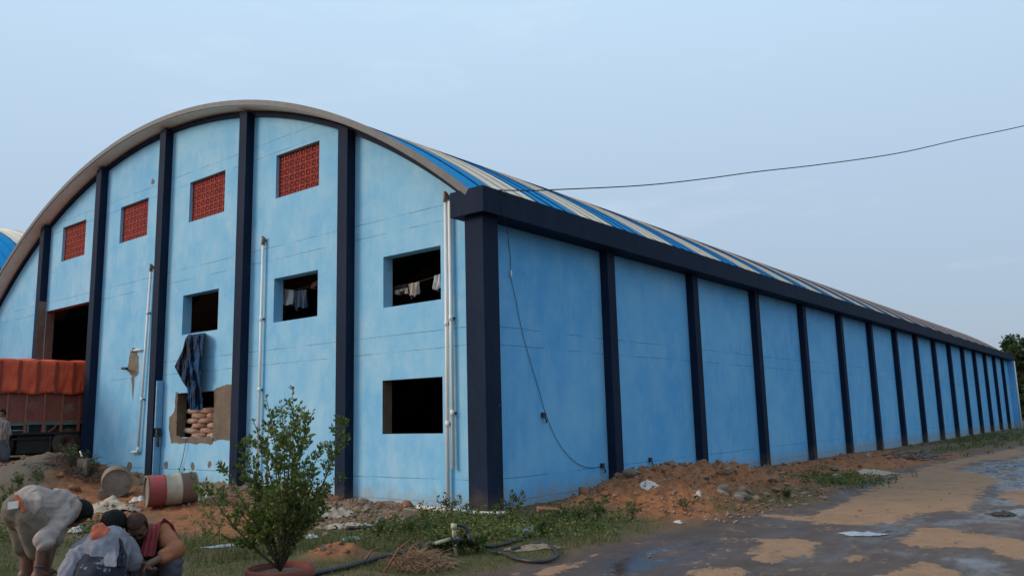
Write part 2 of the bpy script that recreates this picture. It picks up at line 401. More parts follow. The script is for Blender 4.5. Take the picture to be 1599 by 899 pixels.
def ground_mat():
    t = NT('ground_soil'); P = t.pos()
    nA = t.noise(P, 1.3, 7, .65); nB = t.noise(P, 7, 6, .7); nC = t.noise(P, 40, 4, .7)
    A = {k: t.attr('m_'+k).outputs['Fac'] for k in ('road', 'dry', 'pud', 'orange', 'grass', 'rub', 'sand')}
    soil = t.mix(t.ramp(nB, .3, .7), (.20, .115, .065), (.11, .066, .038))
    org = t.mix(t.ramp(nA, .35, .65), (.42, .15, .055), (.30, .12, .05)); org = t.mix(t.ramp(nB, .40, .70), org, (.15, .072, .042))
    org = t.mix(t.ramp(nC, .62, .78), org, (.40, .27, .18))
    rub = t.mix(t.ramp(nB, .3, .7), (.30, .19, .125), (.17, .105, .068)); rub = t.mix(t.ramp(nC, .58, .75), rub, (.42, .35, .28))
    sand = t.mix(t.ramp(nA, .35, .7), (.19, .14, .10), (.13, .10, .075))
    grs = t.mix(t.ramp(nB, .3, .7), (.05, .055, .02), (.12, .10, .045)); grs = t.mix(t.ramp(nA, .5, .7), grs, (.17, .11, .06))
    col = t.mix(A['rub'], soil, rub); col = t.mix(A['sand'], col, sand)
    col = t.mix(t.math('MULTIPLY', A['orange'], .92), col, org); col = t.mix(A['grass'], col, grs)
    dry = t.mix(t.ramp(nA, .3, .7), (.35, .20, .115), (.26, .15, .085)); dry = t.mix(t.ramp(nC, .5, .8), dry, (.40, .26, .16)); dry = t.mix(t.math('MULTIPLY', t.ramp(nB, .5, .7), .5), dry, (.20, .115, .07))
    wet = t.mix(t.ramp(nA, .35, .65), (.095, .062, .048), (.062, .043, .036)); wet = t.mix(t.ramp(nC, .5, .75), wet, (.12, .082, .062)); wet = t.mix(t.math('MULTIPLY', t.ramp(nB, .48, .66), .6), wet, (.07, .05, .042)); wet = t.mix(t.math('MULTIPLY', t.ramp(t.noise(t.pos((.9, .35, 1)), 2.2, 6, .7), .52, .66), .5), wet, (.16, .105, .072))
    dn = t.math('ADD', t.noise(t.pos((1.2, .8, 1)), 6.5, 8, .78), t.math('MULTIPLY', t.noise(P, 1.9, 5, .65), .8))
    dryf = t.ramp(t.math('ADD', A['dry'], t.math('MULTIPLY', t.math('SUBTRACT', dn, .9), 3.2)), .36, .62)
    rd = t.mix(dryf, wet, dry)
    col = t.mix(A['road'], col, rd)
    wetness = t.math('MULTIPLY', A['road'], t.math('SUBTRACT', 1.0, dryf))
    pudf = t.math('MULTIPLY', A['pud'], t.ramp(t.noise(t.pos((1.5, .5, 1)), 1.6, 6, .65), .40, .54))
    sheen = t.math('MAXIMUM', pudf, t.math('MULTIPLY', t.ramp(t.noise(t.pos((1, .45, 1)), 1.1, 5, .6), .50, .66), t.math('MULTIPLY', wetness, .55)))
    rough = t.math('SUBTRACT', .93, t.math('ADD', t.math('MULTIPLY', wetness, .24), t.math('MULTIPLY', sheen, .55)))
    h = t.math('ADD', t.math('MULTIPLY', nC, .5), nB); q = t.n('Bump'); q.inputs['Distance'].default_value = .03
    t.l(t.math('SUBTRACT', .55, t.math('ADD', t.math('MULTIPLY', wetness, .25), t.math('MULTIPLY', sheen, .26))), q.inputs['Strength'])
    t.l(h, q.inputs['Height']); t.l(q.outputs[0], t.b.inputs['Normal'])
    t.l(t.math('ADD', .2, t.math('ADD', t.math('MULTIPLY', wetness, .05), t.math('MULTIPLY', sheen, .3))), t.b.inputs['Specular IOR Level'])
    return t.fin(col, rough)
mGROUND = ground_mat()
make_ground()

# ------------------------------------------------------------------ the warehouse
XC, ZC, RW = -11.537, -8.594, 18.206
XL = 2*XC                                           # left end of the gable
YEND = 66.46
def arcz(x, R=RW): return ZC+math.sqrt(max(R*R-(x-XC)**2, 0))
wh = thing('warehouse', 'long light blue warehouse with navy pilasters and arched blue and white striped roof', 'warehouse')
FLOOR = .70
VENTS = [(-17.65, -16.02, 6.84, 7.96), (-13.80, -12.20, 6.84, 7.92), (-10.03, -8.38, 6.82, 7.90), (-6.25, -4.66, 6.74, 7.78)]
MIDS = [(-10.15, -8.50, 3.88, 4.90), (-6.23, -4.65, 3.84, 4.85), (-2.58, -1.00, 3.80, 4.83)]
LOWS = [(-10.22, -8.53, 1.30, 2.40), (-2.60, -.985, 1.335, 2.365)]
DOOR = (-18.50, -15.05, -.2, 5.33)
TH = .25
def gable_wall():
    m = MB(); holes = VENTS+MIDS+LOWS+[DOOR]
    xs = set([XL, 0.0]);
    for h in holes: xs |= {h[0], h[1]}
    k = XL
    while k < 0: xs.add(round(k, 3)); k += .3
    xs = sorted(xs); xs = [x for i, x in enumerate(xs) if i == 0 or x-xs[i-1] > 1e-4]
    for x0, x1 in zip(xs[:-1], xs[1:]):
        xm = (x0+x1)/2; hs = sorted([(h[2], h[3]) for h in holes if h[0] < xm < h[1]])
        z = -.4; segs = []
        for a, b in hs:
            if a > z: segs.append((z, a))
            z = b
        segs.append((z, None))
        for a, b in segs:
            za0 = za1 = a
            zb0, zb1 = (b, b) if b is not None else (arcz(x0), arcz(x1))
            m.quad((x0, 0, za0), (x1, 0, za1), (x1, 0, zb1), (x0, 0, zb0), 0)
            m.quad((x1, TH, za1), (x0, TH, za0), (x0, TH, zb0), (x1, TH, zb1), 2)
    for h in holes:
        x0, x1, z0, z1 = h; mi = 1 if (h in LOWS or h == DOOR) else 0
        m.quad((x0, 0, z0), (x0, 0, z1), (x0, TH, z1), (x0, TH, z0), mi)
        m.quad((x1, TH, z0), (x1, TH, z1), (x1, 0, z1), (x1, 0, z0), mi)
        m.quad((x0, 0, z1), (x1, 0, z1), (x1, TH, z1), (x0, TH, z1), mi)
        if h != DOOR: m.quad((x0, 0, z0), (x0, TH, z0), (x1, TH, z0), (x1, 0, z0), mi)
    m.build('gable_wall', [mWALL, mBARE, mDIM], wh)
gable_wall()
m = MB(); m.quad((0, 0, -.6), (0, YEND, -.6), (0, YEND, 5.6), (0, 0, 5.6), 0); m.quad((-.25, .25, 5.6), (-.25, YEND, 5.6), (-.25, YEND, -.6), (-.25, .25, -.6), 1)
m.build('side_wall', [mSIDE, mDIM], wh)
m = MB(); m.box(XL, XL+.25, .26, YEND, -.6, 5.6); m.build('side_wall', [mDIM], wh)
m = MB(); n = 30
for i in range(n):
    x0 = XL+(-XL)*i/n; x1 = XL+(-XL)*(i+1)/n
    m.quad((x0, YEND, -.6), (x1, YEND, -.6), (x1, YEND, arcz(x1)), (x0, YEND, arcz(x0)), 0)
m.build('gable_wall', [mDIM], wh)
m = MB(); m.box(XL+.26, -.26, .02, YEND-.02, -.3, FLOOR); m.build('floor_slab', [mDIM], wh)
m = MB(); m.box(-14.6, -3.75, -.05, -.003, -.4, .02); m.box(-3.44, -.1, -.05, -.003, -.4, .03); m.build('plinth', [mCONC], wh)
m = MB(); m.add([(.001, 14, -.7), (.09, 14, -.7), (.09, 14, -.09), (.001, 14, -.09), (.001, 66.1, -.9), (.09, 66.1, -.9), (.09, 66.1, -.22), (.001, 66.1, -.22)], [(0, 1, 2, 3), (1, 5, 6, 2), (3, 2, 6, 7), (5, 4, 7, 6)]); m.build('plinth', [mCONC], wh)
# pilasters on the gable
for i, xr_ in enumerate((-3.45, -7.17, -10.99, -14.70, -18.54)):
    m = MB(); x0, x1 = xr_-.305, xr_; p = .22; t0, t1 = arcz(x0)-.03, arcz(x1)-.03; zb = -.4
    zs = [zb, 5.65, None] if i == 4 else [zb, None]
    for a, b in zip(zs[:-1], zs[1:]):
        A0 = A1 = a; B0, B1 = (b, b) if b else (t0, t1)
        m.quad((x0, -p, A0), (x1, -p, A1), (x1, -p, B1), (x0, -p, B0), 0)
        m.quad((x1, -p, A1), (x1, -.001, A1), (x1, -.001, B1), (x1, -p, B1), 1 if (i == 4 and b) else 0)
        m.quad((x0, -.001, A0), (x0, -p, A0), (x0, -p, B0), (x0, -.001, B0), 0)
    m.quad((x0, -p, t0), (x1, -p, t1), (x1, -.001, t1), (x0, -.001, t0), 0)
    m.build('pilaster', [mNAVY, mBARE], wh)
# side pilasters, one mesh shared
pm = MB().box(0.001, .2, 0, .30, -.6, 5.17).mesh('pilaster', [mNAVY])
for k in range(15): link('pilaster', pm, wh, (0, 4.014+4.1624*k, 0))
m = MB(); m.box(-.09, .33, -.33, .09, -.3, 5.16); m.build('corner_column', [mNAVY], wh)
m = MB(); m.box(-.002, .40, YEND-.35, YEND+.05, -.7, 5.16); m.build('corner_column', [mSIDE], wh)
# gutter beam: trough in two runs
m = MB()
m.box(.345, .468, -.345, YEND+.3, 5.15, 5.61); m.box(.002, .345, .003, YEND+.3, 5.15, 5.27)
m.box(-.31, .468, -.47, -.345, 5.15, 5.61); m.box(-.31, .345, -.345, -.003, 5.15, 5.27); m.box(-.31, -.20, -.345, -.003, 5.27, 5.61)
m.build('gutter_beam', [mNAVY], wh)
m = MB(); m.box(XL-.468, XL-.02, -.47, 20, 5.15, 5.61); m.box(XL-.02, XL+.31, -.47, -.003, 5.15, 5.61); m.build('gutter_beam', [mNAVY], wh)
m = MB(); m.box(XL-.33, XL+.09, -.33, -.003, -.3, 5.148); m.build('corner_column', [mNAVY], wh)
# navy arch strip standing in for the shadow under the verge
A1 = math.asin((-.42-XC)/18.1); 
def arcp(a, R, y): return (XC+R*math.sin(a), y, ZC+R*math.cos(a))
def arc_plate(R0, R1, y0, y1, a0, a1, n, mi=(0, 0, 0, 0)):
    m = MB()
    for i in range(n):
        a = a0+(a1-a0)*i/n; b = a0+(a1-a0)*(i+1)/n
        m.quad(arcp(a, R0, y0), arcp(b, R0, y0), arcp(b, R1, y0), arcp(a, R1, y0), mi[0])
        m.quad(arcp(a, R0, y1), arcp(b, R0, y1), arcp(b, R0, y0), arcp(a, R0, y0), mi[1])
        m.quad(arcp(a, R1, y0), arcp(b, R1, y0), arcp(b, R1, y1), arcp(a, R1, y1), mi[2])
        m.quad(arcp(b, R0, y1), arcp(a, R0, y1), arcp(a, R1, y1), arcp(b, R1, y1), mi[3])
    return m
arc_plate(18.10, 18.207, -.075, -.002, -A1, A1, 72).build('arch_shade_strip', [mNAVY], wh)
AE = math.asin((.12-XC)/18.35)
mFASC = M('grey_verge_flashing', (.12, .115, .11), (.08, .08, .08), 5, .6, .05)
arc_plate(18.24, 18.325, -.456, .24, -AE, AE, 96, (1, 0, 0, 0)).build('verge', [mGALV, mFASC], wh)
arc_plate(18.26, 18.385, -.475, -.459, -AE, AE, 96).build('verge_flashing', [mFASC], wh)
# roof sheets: each an arched sheet with a standing seam
SW = 1.55/3
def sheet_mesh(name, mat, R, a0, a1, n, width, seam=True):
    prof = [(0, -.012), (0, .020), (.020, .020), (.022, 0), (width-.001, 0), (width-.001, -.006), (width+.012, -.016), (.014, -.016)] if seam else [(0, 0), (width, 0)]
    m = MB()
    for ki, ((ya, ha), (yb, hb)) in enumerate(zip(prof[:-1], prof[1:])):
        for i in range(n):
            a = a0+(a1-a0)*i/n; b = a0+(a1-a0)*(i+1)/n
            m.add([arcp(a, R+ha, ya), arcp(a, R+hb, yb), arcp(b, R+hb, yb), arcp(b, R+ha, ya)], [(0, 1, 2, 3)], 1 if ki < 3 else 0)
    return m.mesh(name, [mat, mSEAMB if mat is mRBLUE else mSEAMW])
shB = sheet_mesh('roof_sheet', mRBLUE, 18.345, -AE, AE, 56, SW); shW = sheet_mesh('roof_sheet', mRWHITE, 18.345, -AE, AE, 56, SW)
y = .83-SW*2; k = -2
first = MB()
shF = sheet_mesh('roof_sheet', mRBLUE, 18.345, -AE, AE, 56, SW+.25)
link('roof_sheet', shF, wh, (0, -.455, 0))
y = -.455+SW+.25; lim = .83
seq = []
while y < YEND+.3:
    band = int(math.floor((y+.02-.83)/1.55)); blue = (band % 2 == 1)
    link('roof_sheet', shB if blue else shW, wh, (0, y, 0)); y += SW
# jali ventilation screens: one frame of separate fretted blocks each
def jali_block():
    w = .2; m = MB(); t = .018; d = .06
    m.box(0, w, 0, d, 0, t); m.box(0, w, 0, d, w-t, w); m.box(0, t, 0, d, t, w-t); m.box(w-t, w, 0, d, t, w-t)
    for (a, b) in (((t, t), (w-t, w-t)), ((t, w-t), (w-t, t))):
        A = Vector((a[0], d/2, a[1])); B = Vector((b[0], d/2, b[1])); dx = (B-A)/2; nrm = dx.cross(Vector((0, 1, 0))).normalized()
        m.obox((A+B)/2, dx, Vector((0, d/2-.006, 0)), nrm*.008)
    m.box(w/2-.007, w/2+.007, .008, d-.008, t, w-t); m.box(t, w-t, .010, d-.010, w/2-.007, w/2+.007)
    c = w/2; m.box(c-.026, c+.026, .004, d-.004, c-.026, c+.026)
    return m.mesh('vent_block', [mTERRA])
jm = jali_block()
for x0, x1, z0, z1 in VENTS:
    nx, nz_ = 8, 6; sx = (x1-x0)/nx/.2; sz = (z1-z0)/nz_/.2
    scr = bpy.data.objects.new('vent_screen', None); COL.objects.link(scr); scr.parent = wh; scr.location = (x0, .085, z0)
    for i in range(nx):
        for j in range(nz_):
            b = link('vent_block', jm, scr, (i*(x1-x0)/nx, rnd.uniform(-.004, .004), j*(z1-z0)/nz_)); b.scale = (sx*.985, 1, sz*.985)
# bare plaster round the sack window, repaired patches
def patch(name, pts, y, mat, parent, th=.004, jag=.03, seed=1):
    """irregular thin coat on the gable; pts are (x,z) outline"""
    r2 = random.Random(seed); o = []
    for i in range(len(pts)):
        a = Vector(pts[i]); b = Vector(pts[(i+1) % len(pts)]); L = (b-a).length; n = max(2, int(L/.035))
        for k in range(n):
            p = a.lerp(b, k/n); q = Vector((p.x*3.1, p.y*3.1, seed*5.3)); q2 = q*4.3
            o.append((p.x+jag*2.2*mnoise.noise(q)+jag*1.1*mnoise.noise(q2), p.y+jag*2.2*mnoise.noise(q+Vector((9, 3, 1)))+jag*1.1*mnoise.noise(q2+Vector((4, 7, 2)))))
    bm = bmesh.new(); vs = [bm.verts.new((x, y, z)) for x, z in o]; f = bm.faces.new(vs)
    r = bmesh.ops.extrude_face_region(bm, geom=[f]); bmesh.ops.translate(bm, vec=(0, th, 0), verts=[e for e in r['geom'] if isinstance(e, bmesh.types.BMVert)])
    bmesh.ops.triangulate(bm, faces=bm.faces[:]); bmesh.ops.recalc_face_normals(bm, faces=bm.faces[:])
    me = bpy.data.meshes.new(name); bm.to_mesh(me); bm.free(); me.materials.append(mat)
    return link(name, me, parent)
L = LOWS[0]
patch('bare_plaster', [(L[1]+.0, 1.22), (-7.49, 1.24), (-7.49, 2.48), (-8.0, 2.55), (L[1], 2.44)], -.006, mBARE, wh, jag=.02, seed=2)
patch('bare_plaster', [(L[0]-.2, 1.16), (L[1]-.02, 1.14), (L[1]-.02, 1.305), (L[0]+.012, 1.305), (L[0]+.0, 2.44), (L[0]-.10, 2.42), (L[0]-.13, 1.95), (L[0]-.36, 1.8), (L[0]-.33, 1.5)], -.006, mBARE, wh, jag=.02, seed=3)
mSTAIN = M('patched_plaster', (.21, .165, .125), (.145, .11, .082), 4, .92, .5, bscale=18)
def blob(cx, cz, rx, rz, n=9, seed=0):
    r2 = random.Random(seed); return [(cx+rx*math.cos(2*PI*i/n)*r2.uniform(.75, 1.15), cz+rz*math.sin(2*PI*i/n)*r2.uniform(.75, 1.15)) for i in range(n)]
def gx(u, v): p = at_y(u, v, 0); return p.x, p.z
patch('plaster_patch', [gx(204, 548), gx(211, 546), gx(217, 556), gx(217, 583), gx(213, 588), gx(203, 586), gx(198, 578)], -.005, mSTAIN, wh, jag=.03, seed=4)
patch('plaster_drip', [gx(205, 588), gx(210, 587), gx(209, 612), gx(208, 626), gx(206.5, 612)], -.0045, mSTAIN, wh, jag=.012, seed=9)
for i, (u, v, rx, rz) in enumerate(((202, 729, .14, .14), (260, 726, .11, .12), (301, 727, .09, .11), (327, 725, .09, .1), (239, 285, .1, .09))):
    patch('plaster_patch', blob(*gx(u, v), rx, rz, 9, i+20), -.005, mSTAIN, wh, jag=.02, seed=30+i)

# ------------------------------------------------------------------ pipes on the gable
def pipe_run(label, pts, r, collars=(), elbows=True, start=None):
    p0 = Vector(pts[0]); t = thing('drain_pipe', label, 'pipe', tuple(Vector(pts[-1])))
    off = -Vector(pts[-1])
    for a, b in zip(pts[:-1], pts[1:]):
        MB().tube([Vector(a)+off, Vector(b)+off], r, 12).build('pipe_length', [mPVC], t, True)
    for p in pts[1:-1]:
        i = pts.index(p); d0 = (Vector(pts[i-1])-Vector(p)).normalized(); d1 = (Vector(pts[i+1])-Vector(p)).normalized()
        P = Vector(p)+off; q = [P+d0*.12, P+d0*.06, P+d0*.02+d1*.02, P+d1*.06, P+d1*.12]
        MB().tube(q, r*1.22, 12).build('elbow', [mPVC], t, True)
    for c in collars:
        P = Vector(pts[0]).lerp(Vector(pts[1]), c)+off; d = (Vector(pts[1])-Vector(pts[0])).normalized()
        MB().tube([P-d*.05, P+d*.05], r*1.25, 12).build('collar', [mPVC], t, True)
        MB().obox(P+Vector((0, .5*(0-P.y-Vector(pts[-1]).y)*0+r, 0)), Vector((r*1.5, 0, 0)), Vector((0, .03, 0)), Vector((0, 0, .012))).build('bracket', [mCABLE], t)
    if start is not None:
        P = Vector(pts[0])+off
        MB().tube([P+Vector((0, r+.02, .0)), P+Vector((0, 0, .09)), P+Vector((0, -.0, -.10))], r*1.35, 12).build('outlet_bend', [M('rusty_pvc', (.33, .2, .13), (.2, .12, .08), 9, .7, .2)], t, True)
    return t
def gp(u, v, y): return tuple(at_y(u, v, y))
yq = -.07
a = gp(236, 418, yq); b = gp(215.5, 705, yq); e = gp(205, 705.5, yq)
pipe_run('white drain pipe between the second and third pilasters with a foot turned left', [a, b, e], .033, (.25, .72), start=1)
j1 = gp(223, 545, yq); j2 = gp(208, 547, yq)
t = thing('waste_pipe', 'short thin grey waste pipe joining the drain pipe above the brown patch', 'pipe', j2); off = -Vector(j2)
MB().tube([Vector(j1)+off, Vector(j2)+off, Vector(j2)+off+Vector((0, .07, 0))], .025, 8).build('pipe_length', [mPVC], t, True)
MB().tube([off+Vector(j2)+Vector((0, .0, -.06)), off+Vector(j2)+Vector((0, 0, .07))], .035, 8).build('elbow', [MATS['rusty_pvc']], t, True)
s1 = gp(196, 575, -.02)
t = tag(MB().tube([s1, (s1[0]+.1, -.16, s1[2]-.01), (s1[0]+.42, -.18, s1[2]-.03)], .035, 8).build('spout', [mCABLE], None, True), 'short black spout sticking out of the brown patch on the gable', 'spout'); origin_to(t, s1)
a = gp(411, 376, yq); b = gp(402, 735, yq)
pipe_run('white drain pipe that runs down behind the potted shrub', [a, (a[0], a[1], .25)], .033, (.33, .62, .85), start=1)
a = gp(695.5, 308, yq); b = gp(697.5, 796, yq)
x1 = a[0]
pipe_run('long white drain pipe left of its twin by the corner column, down to the ground', [a, (x1-.02, yq, .03), (x1-.55, -.25, .02)], .033, (.42, .74), start=1)
pipe_run('shorter white drain pipe right of its twin by the corner column', [(x1+.10, yq, a[2]-.1), (x1+.115, yq, .72)], .033, (.45, .80))
p0 = gp(695, 796, -.3); p1 = Vector((.55, -.62, Hs(.55, -.62)+.06)); p2 = Vector((1.1, -.2, Hs(1.1, -.2)+.05))
q0 = Vector((x1-.5, -.36, .06))
t = tag(MB().tube([q0, q0.lerp(p1, .5)+Vector((0, 0, -.005)), p1, p1+Vector((.25, .18, 0))], .034, 10).build('ground_pipe', [mPVC], None, True), 'white pipe lying on the ground in front of the corner column', 'pipe'); origin_to(t, p1)

t = tag(MB().tube([(.46, YEND-.15, -.3), (.46, YEND-.15, 5.1)], .06, 8).build('drain_pipe', [mPVC], None, True), 'white drain pipe at the far end of the side wall', 'pipe'); origin_to(t, (.46, YEND-.15, -.3))
# meter box on the third pilaster
mBOX = M('light_blue_box_paint', (.20, .40, .56), (.15, .33, .5), 5, .6, .1)
bx = thing('meter_box', 'narrow light blue cable box with a dark switch on the third pilaster', 'box', (-10.95, -.11, 1.2))
MB().box(.0, .035, -.09, .085, -1.1, .12).build('trunking', [mBOX], bx); MB().box(-.0, .05, -.085, .085, .34, 1.55).build('door', [mBOX], bx)
MB().box(.0, .10, -.06, .06, .14, .32).build('switch', [mCABLE], bx); MB().tube([(.08, -.02, .14), (.1, -.03, -.02), (.08, 0, -.12)], .03, 8).build('cable_loop', [mCABLE], bx)

# ------------------------------------------------------------------ cables
def cable(name, label, pts, r=.012, cat='cable', mat=None, base=0):
    # Catmull-Rom through points
    P = [Vector(p) for p in pts]; o = []
    for i in range(len(P)-1):
        a, b, c, d = P[max(i-1, 0)], P[i], P[i+1], P[min(i+2, len(P)-1)]
        for k in range(6):
            t = k/6; o.append(.5*((2*b)+(c-a)*t+(2*a-5*b+4*c-d)*t*t+(3*b-a-3*c+d)*t**3))
    o.append(P[-1])
    ob = MB().tube(o, r, 6).build(name, [mat or mCABLE], None, True); tag(ob, label, cat); return origin_to(ob, P[base])
wp = [at_x(779, 297, .475)]
for (u, v), tt in zip(((830, 297), (870, 295.5), (1000, 290), (1100, 280), (1180, 269), (1280, 257), (1400, 240), (1500, 218), (1599, 196), (1750, 160)), (14.6, 14.9, 15.5, 16, 16.5, 17, 17.6, 18.2, 19, 20)):
    wp.append(CAM+ray(u, v)*tt + Vector((0, 0, rnd.uniform(-.012, .012))))
cable('overhead_cable', 'black overhead cable stretching from the gutter corner across the sky', wp, .011)
dp = [at_x(779, 300, .48), at_x(783, 318, .48), at_x(786, 335, .478), at_x(789, 349, .40), at_x(793, 362, .03)]
dp += [at_x(u, v, .015) for u, v in ((794, 378), (797, 400), (798, 432), (806, 470), (815, 515), (827, 560), (842, 610), (852, 645), (868, 683), (885, 708), (905, 725), (925, 730), (938, 727))]
cable('wall_cable', 'thin black cable hanging down the first bay of the side wall', dp, .005)
c0 = at_x(798, 418, .03)
t = tag(MB().tube([at_x(797.8, 421, .015), at_x(798, 425, .03), at_x(798.2, 431, .03), at_x(798.4, 435, .015)], [.008, .018, .018, .008], 8).build('cable_joint', [mPVC], None, True), 'white taped joint on the black cable near the corner column', 'cable joint'); origin_to(t, c0)
hooks = [(847, 646, 'on the first bay of the side wall, mid height'), (939, 725, 'at the end of the hanging black cable'), (1014, 716, 'low on the second bay of the side wall')]
for u, v, s_ in hooks:
    p = at_x(u, v, 0); m = MB(); m.box(0.0, .05, -.05, .05, -.06, .03); m.tube([(.04, 0, -.03), (.08, .02, -.12), (.05, .05, -.16)], .018, 6)
    tag(m.build('wall_hook', [mCABLE], None, False, p), 'small black cable clamp '+s_, 'clamp')

# ------------------------------------------------------------------ cloths, sacks
def cloth(name, fn, nu, nv, mat, label, cat, base, group=None, th=.004, parent=None):
    o = MB().grid(fn, nu, nv).build(name, [mat], parent, True)
    s_ = o.modifiers.new('thickness', 'SOLIDIFY'); s_.thickness = th
    if parent is None: tag(o, label, cat, group); origin_to(o, base)
    return o
cable('dangling_cable', 'thin dark cable dangling from the sack window to the banded drum', [gp(291, 684, -.02), gp(290, 690, -.05), gp(286, 712, -.05), gp(280, 735, -.05), gp(276, 752, -.12)], .007)
mTARP = M('blue_tarpaulin', (.008, .055, .14), (.012, .016, .034), 1.7, .75, .6, lo=.40, hi=.55, bscale=11, bdist=.05, spec=.2)
edge_l = [(297, 519), (290, 530), (284, 547), (273, 572), (283, 592), (292, 606), (294, 624), (297, 640)]
edge_r = [(321, 516), (318, 528), (317, 548), (315, 575), (312, 595), (314, 612), (318, 624), (317, 640)]
def tarp(s, t):
    k = t*(len(edge_l)-1); i = min(int(k), len(edge_l)-2); f = k-i
    l = Vector(edge_l[i]).lerp(Vector(edge_l[i+1]), f); r_ = Vector(edge_r[i]).lerp(Vector(edge_r[i+1]), f); p = l.lerp(r_, s)
    w = s+.10*mnoise.noise(Vector((s*2, t*3, 1)))
    q = Vector(((p.x-300)*.16, (p.y-520)*.035, 0)); fold = .10*mnoise.noise(q*1.0+Vector((0, 0, 3)))+.06*(.5-abs(mnoise.noise(q*2.1+Vector((5, 0, 1)))))+.02*mnoise.noise(Vector((q.x*3, q.y*5, 5)))+.018*math.sin((p.x-.10*(p.y-516))*.55+2*mnoise.noise(q))
    yy = -.17+fold*(.4+.6*min(1, t*3))-.08*math.sin(PI*min(1, t*1.1))
    if t < .07: yy = -.10+(.07-t)/.07*.30
    return at_y(p.x+2.0*mnoise.noise(Vector((s*3, t*5, 2))), p.y, min(yy, -.03) if t >= .07 else yy)
cloth('tarpaulin', tarp, 60, 70, mTARP, 'crumpled dark blue tarpaulin hanging out of a window over the sacks', 'tarpaulin', gp(305, 518, .0), th=.006)
mSACK = M('woven_sack', (.42, .25, .17), (.26, .125, .08), 7, .85, .5, bscale=60, obj=True, lo=.4, hi=.6)
mSACK2 = M('pale_woven_sack', (.48, .36, .27), (.33, .20, .14), 5, .85, .5, bscale=60, obj=True, lo=.4, hi=.6)
def sack_mesh(seed, lx, ly, lz):
    bm = bmesh.new(); bmesh.ops.create_uvsphere(bm, u_segments=20, v_segments=12, radius=1)
    for v in bm.verts:
        p = v.co; e = .62
        q = Vector([math.copysign(abs(c)**e, c) for c in p]); pin = 1-.38*abs(q.x)**3
        n_ = mnoise.noise(q*2.1+Vector((seed*7.1, 0, 0)))*.12
        v.co = Vector((q.x*lx*(1+n_*.4), q.y*ly*pin*(1+n_), q.z*lz*pin*(1+n_)))
    me = bpy.data.meshes.new('grain_sack'); bm.to_mesh(me); bm.free(); me.materials.append(mSACK if seed % 2 else mSACK2)
    me.polygons.foreach_set('use_smooth', [True]*len(me.polygons)); return me
sm = [sack_mesh(i, .37, .20, .077) for i in range(4)]
for r_ in range(7):
    for c in range(3):
        o = link('grain_sack', sm[(r_*3+c) % 4], None, (-9.98+c*.68+(.31 if r_ % 2 else 0)+rnd.uniform(-.03, .03), .40+rnd.uniform(-.03, .03), 1.21+r_*.122))
        o.rotation_euler = (0, rnd.uniform(-.07, .07), rnd.uniform(-.12, .12))
        tag(o, '%s brown grain sack in the %s of the sack pile in the window' % (('leftmost', 'middle', 'rightmost')[c], ('bottom row', 'second row up', 'third row up', 'middle row', 'third row down', 'second row down', 'top row')[r_]), 'sack', 'grain sacks piled in the window')
m = MB(); m.box(-10.3, -8.4, .26, .9, FLOOR, 1.135); tag(m.build('sack_platform', [mDIM]), 'low dark ledge under the grain sacks inside the window', 'ledge')

def hang(name, label, u0, u1, v0, v1, y, mat, seed, sag=0.0):
    r2 = random.Random(seed); ph = r2.uniform(0, 6)
    TL, TR = at_y(u0, v0, y), at_y(u1, v0+sag, y); BL, BR = at_y(u0+r2.uniform(-1, 1), v1, y), at_y(u1+r2.uniform(-2, 2), v1+sag+r2.uniform(-3, 3), y)
    def fn(s, t):
        p = TL.lerp(TR, s).lerp(BL.lerp(BR, s), t); p.y += .04*math.sin(s*13+ph+t*2)*(.3+t)+.02*math.sin(s*29+ph); p.z += .03*math.sin(s*8+ph)*t; return p
    cloth(name, fn, 18, 14, mat, label, 'clothing', (TL+TR)/2)
mCW = M('white_cotton', (.62, .60, .58), (.48, .46, .45), 9, .9, .1, obj=True); mCB = M('blue_cotton', (.06, .085, .13), (.04, .06, .1), 9, .9, .1, obj=True)
mCM = M('maroon_cotton', (.10, .045, .04), (.06, .03, .03), 9, .9, .1, obj=True); mCY = M('cream_cotton', (.55, .46, .36), (.45, .37, .29), 9, .9, .1, obj=True); mCO = M('orange_cotton', (.25, .10, .05), (.18, .07, .04), 9, .9, .1, obj=True)
yl = .42
cable('washing_line', 'washing line inside the window nearest the corner column', [at_y(600, 459, yl), at_y(640, 444, yl), at_y(660, 438, yl), at_y(692, 428, yl)], .006, 'line')
hang('hanging_cloth', 'dark maroon cloth with pale edge at the left end of the washing line', 612, 637, 447, 463, yl, mCM, 1, -4)
hang('hanging_cloth', 'pale edging cloth folded over the maroon cloth on the line', 619, 637, 453, 458, yl-.03, mCY, 5, -4)
hang('hanging_cloth', 'cream cloth pegged in the middle of the washing line', 639, 655, 443, 465, yl-.02, mCY, 2, -3)
hang('hanging_cloth', 'off white shirt at the right end of the washing line by the drain pipes', 678, 691, 431, 454, yl-.02, mCW, 3, -4)
cable('washing_line', 'washing line inside the upper window left of the fifth pilaster', [at_y(432, 452, yl), at_y(460, 452, yl), at_y(480, 448, yl), at_y(500, 436, yl)], .006, 'line')
hang('hanging_shirt', 'white shirt hanging at the left of the upper window', 440, 459, 450, 476, yl-.02, mCW, 4, 3)
hang('hanging_shirt', 'dark blue shirt hanging beside the white shirt in the window', 461, 479, 454, 483, yl, mCB, 6, -2)
hang('hanging_cloth', 'small orange cloth hanging at the right edge of the upper window', 489, 496, 441, 452, yl, mCO, 7, -3)

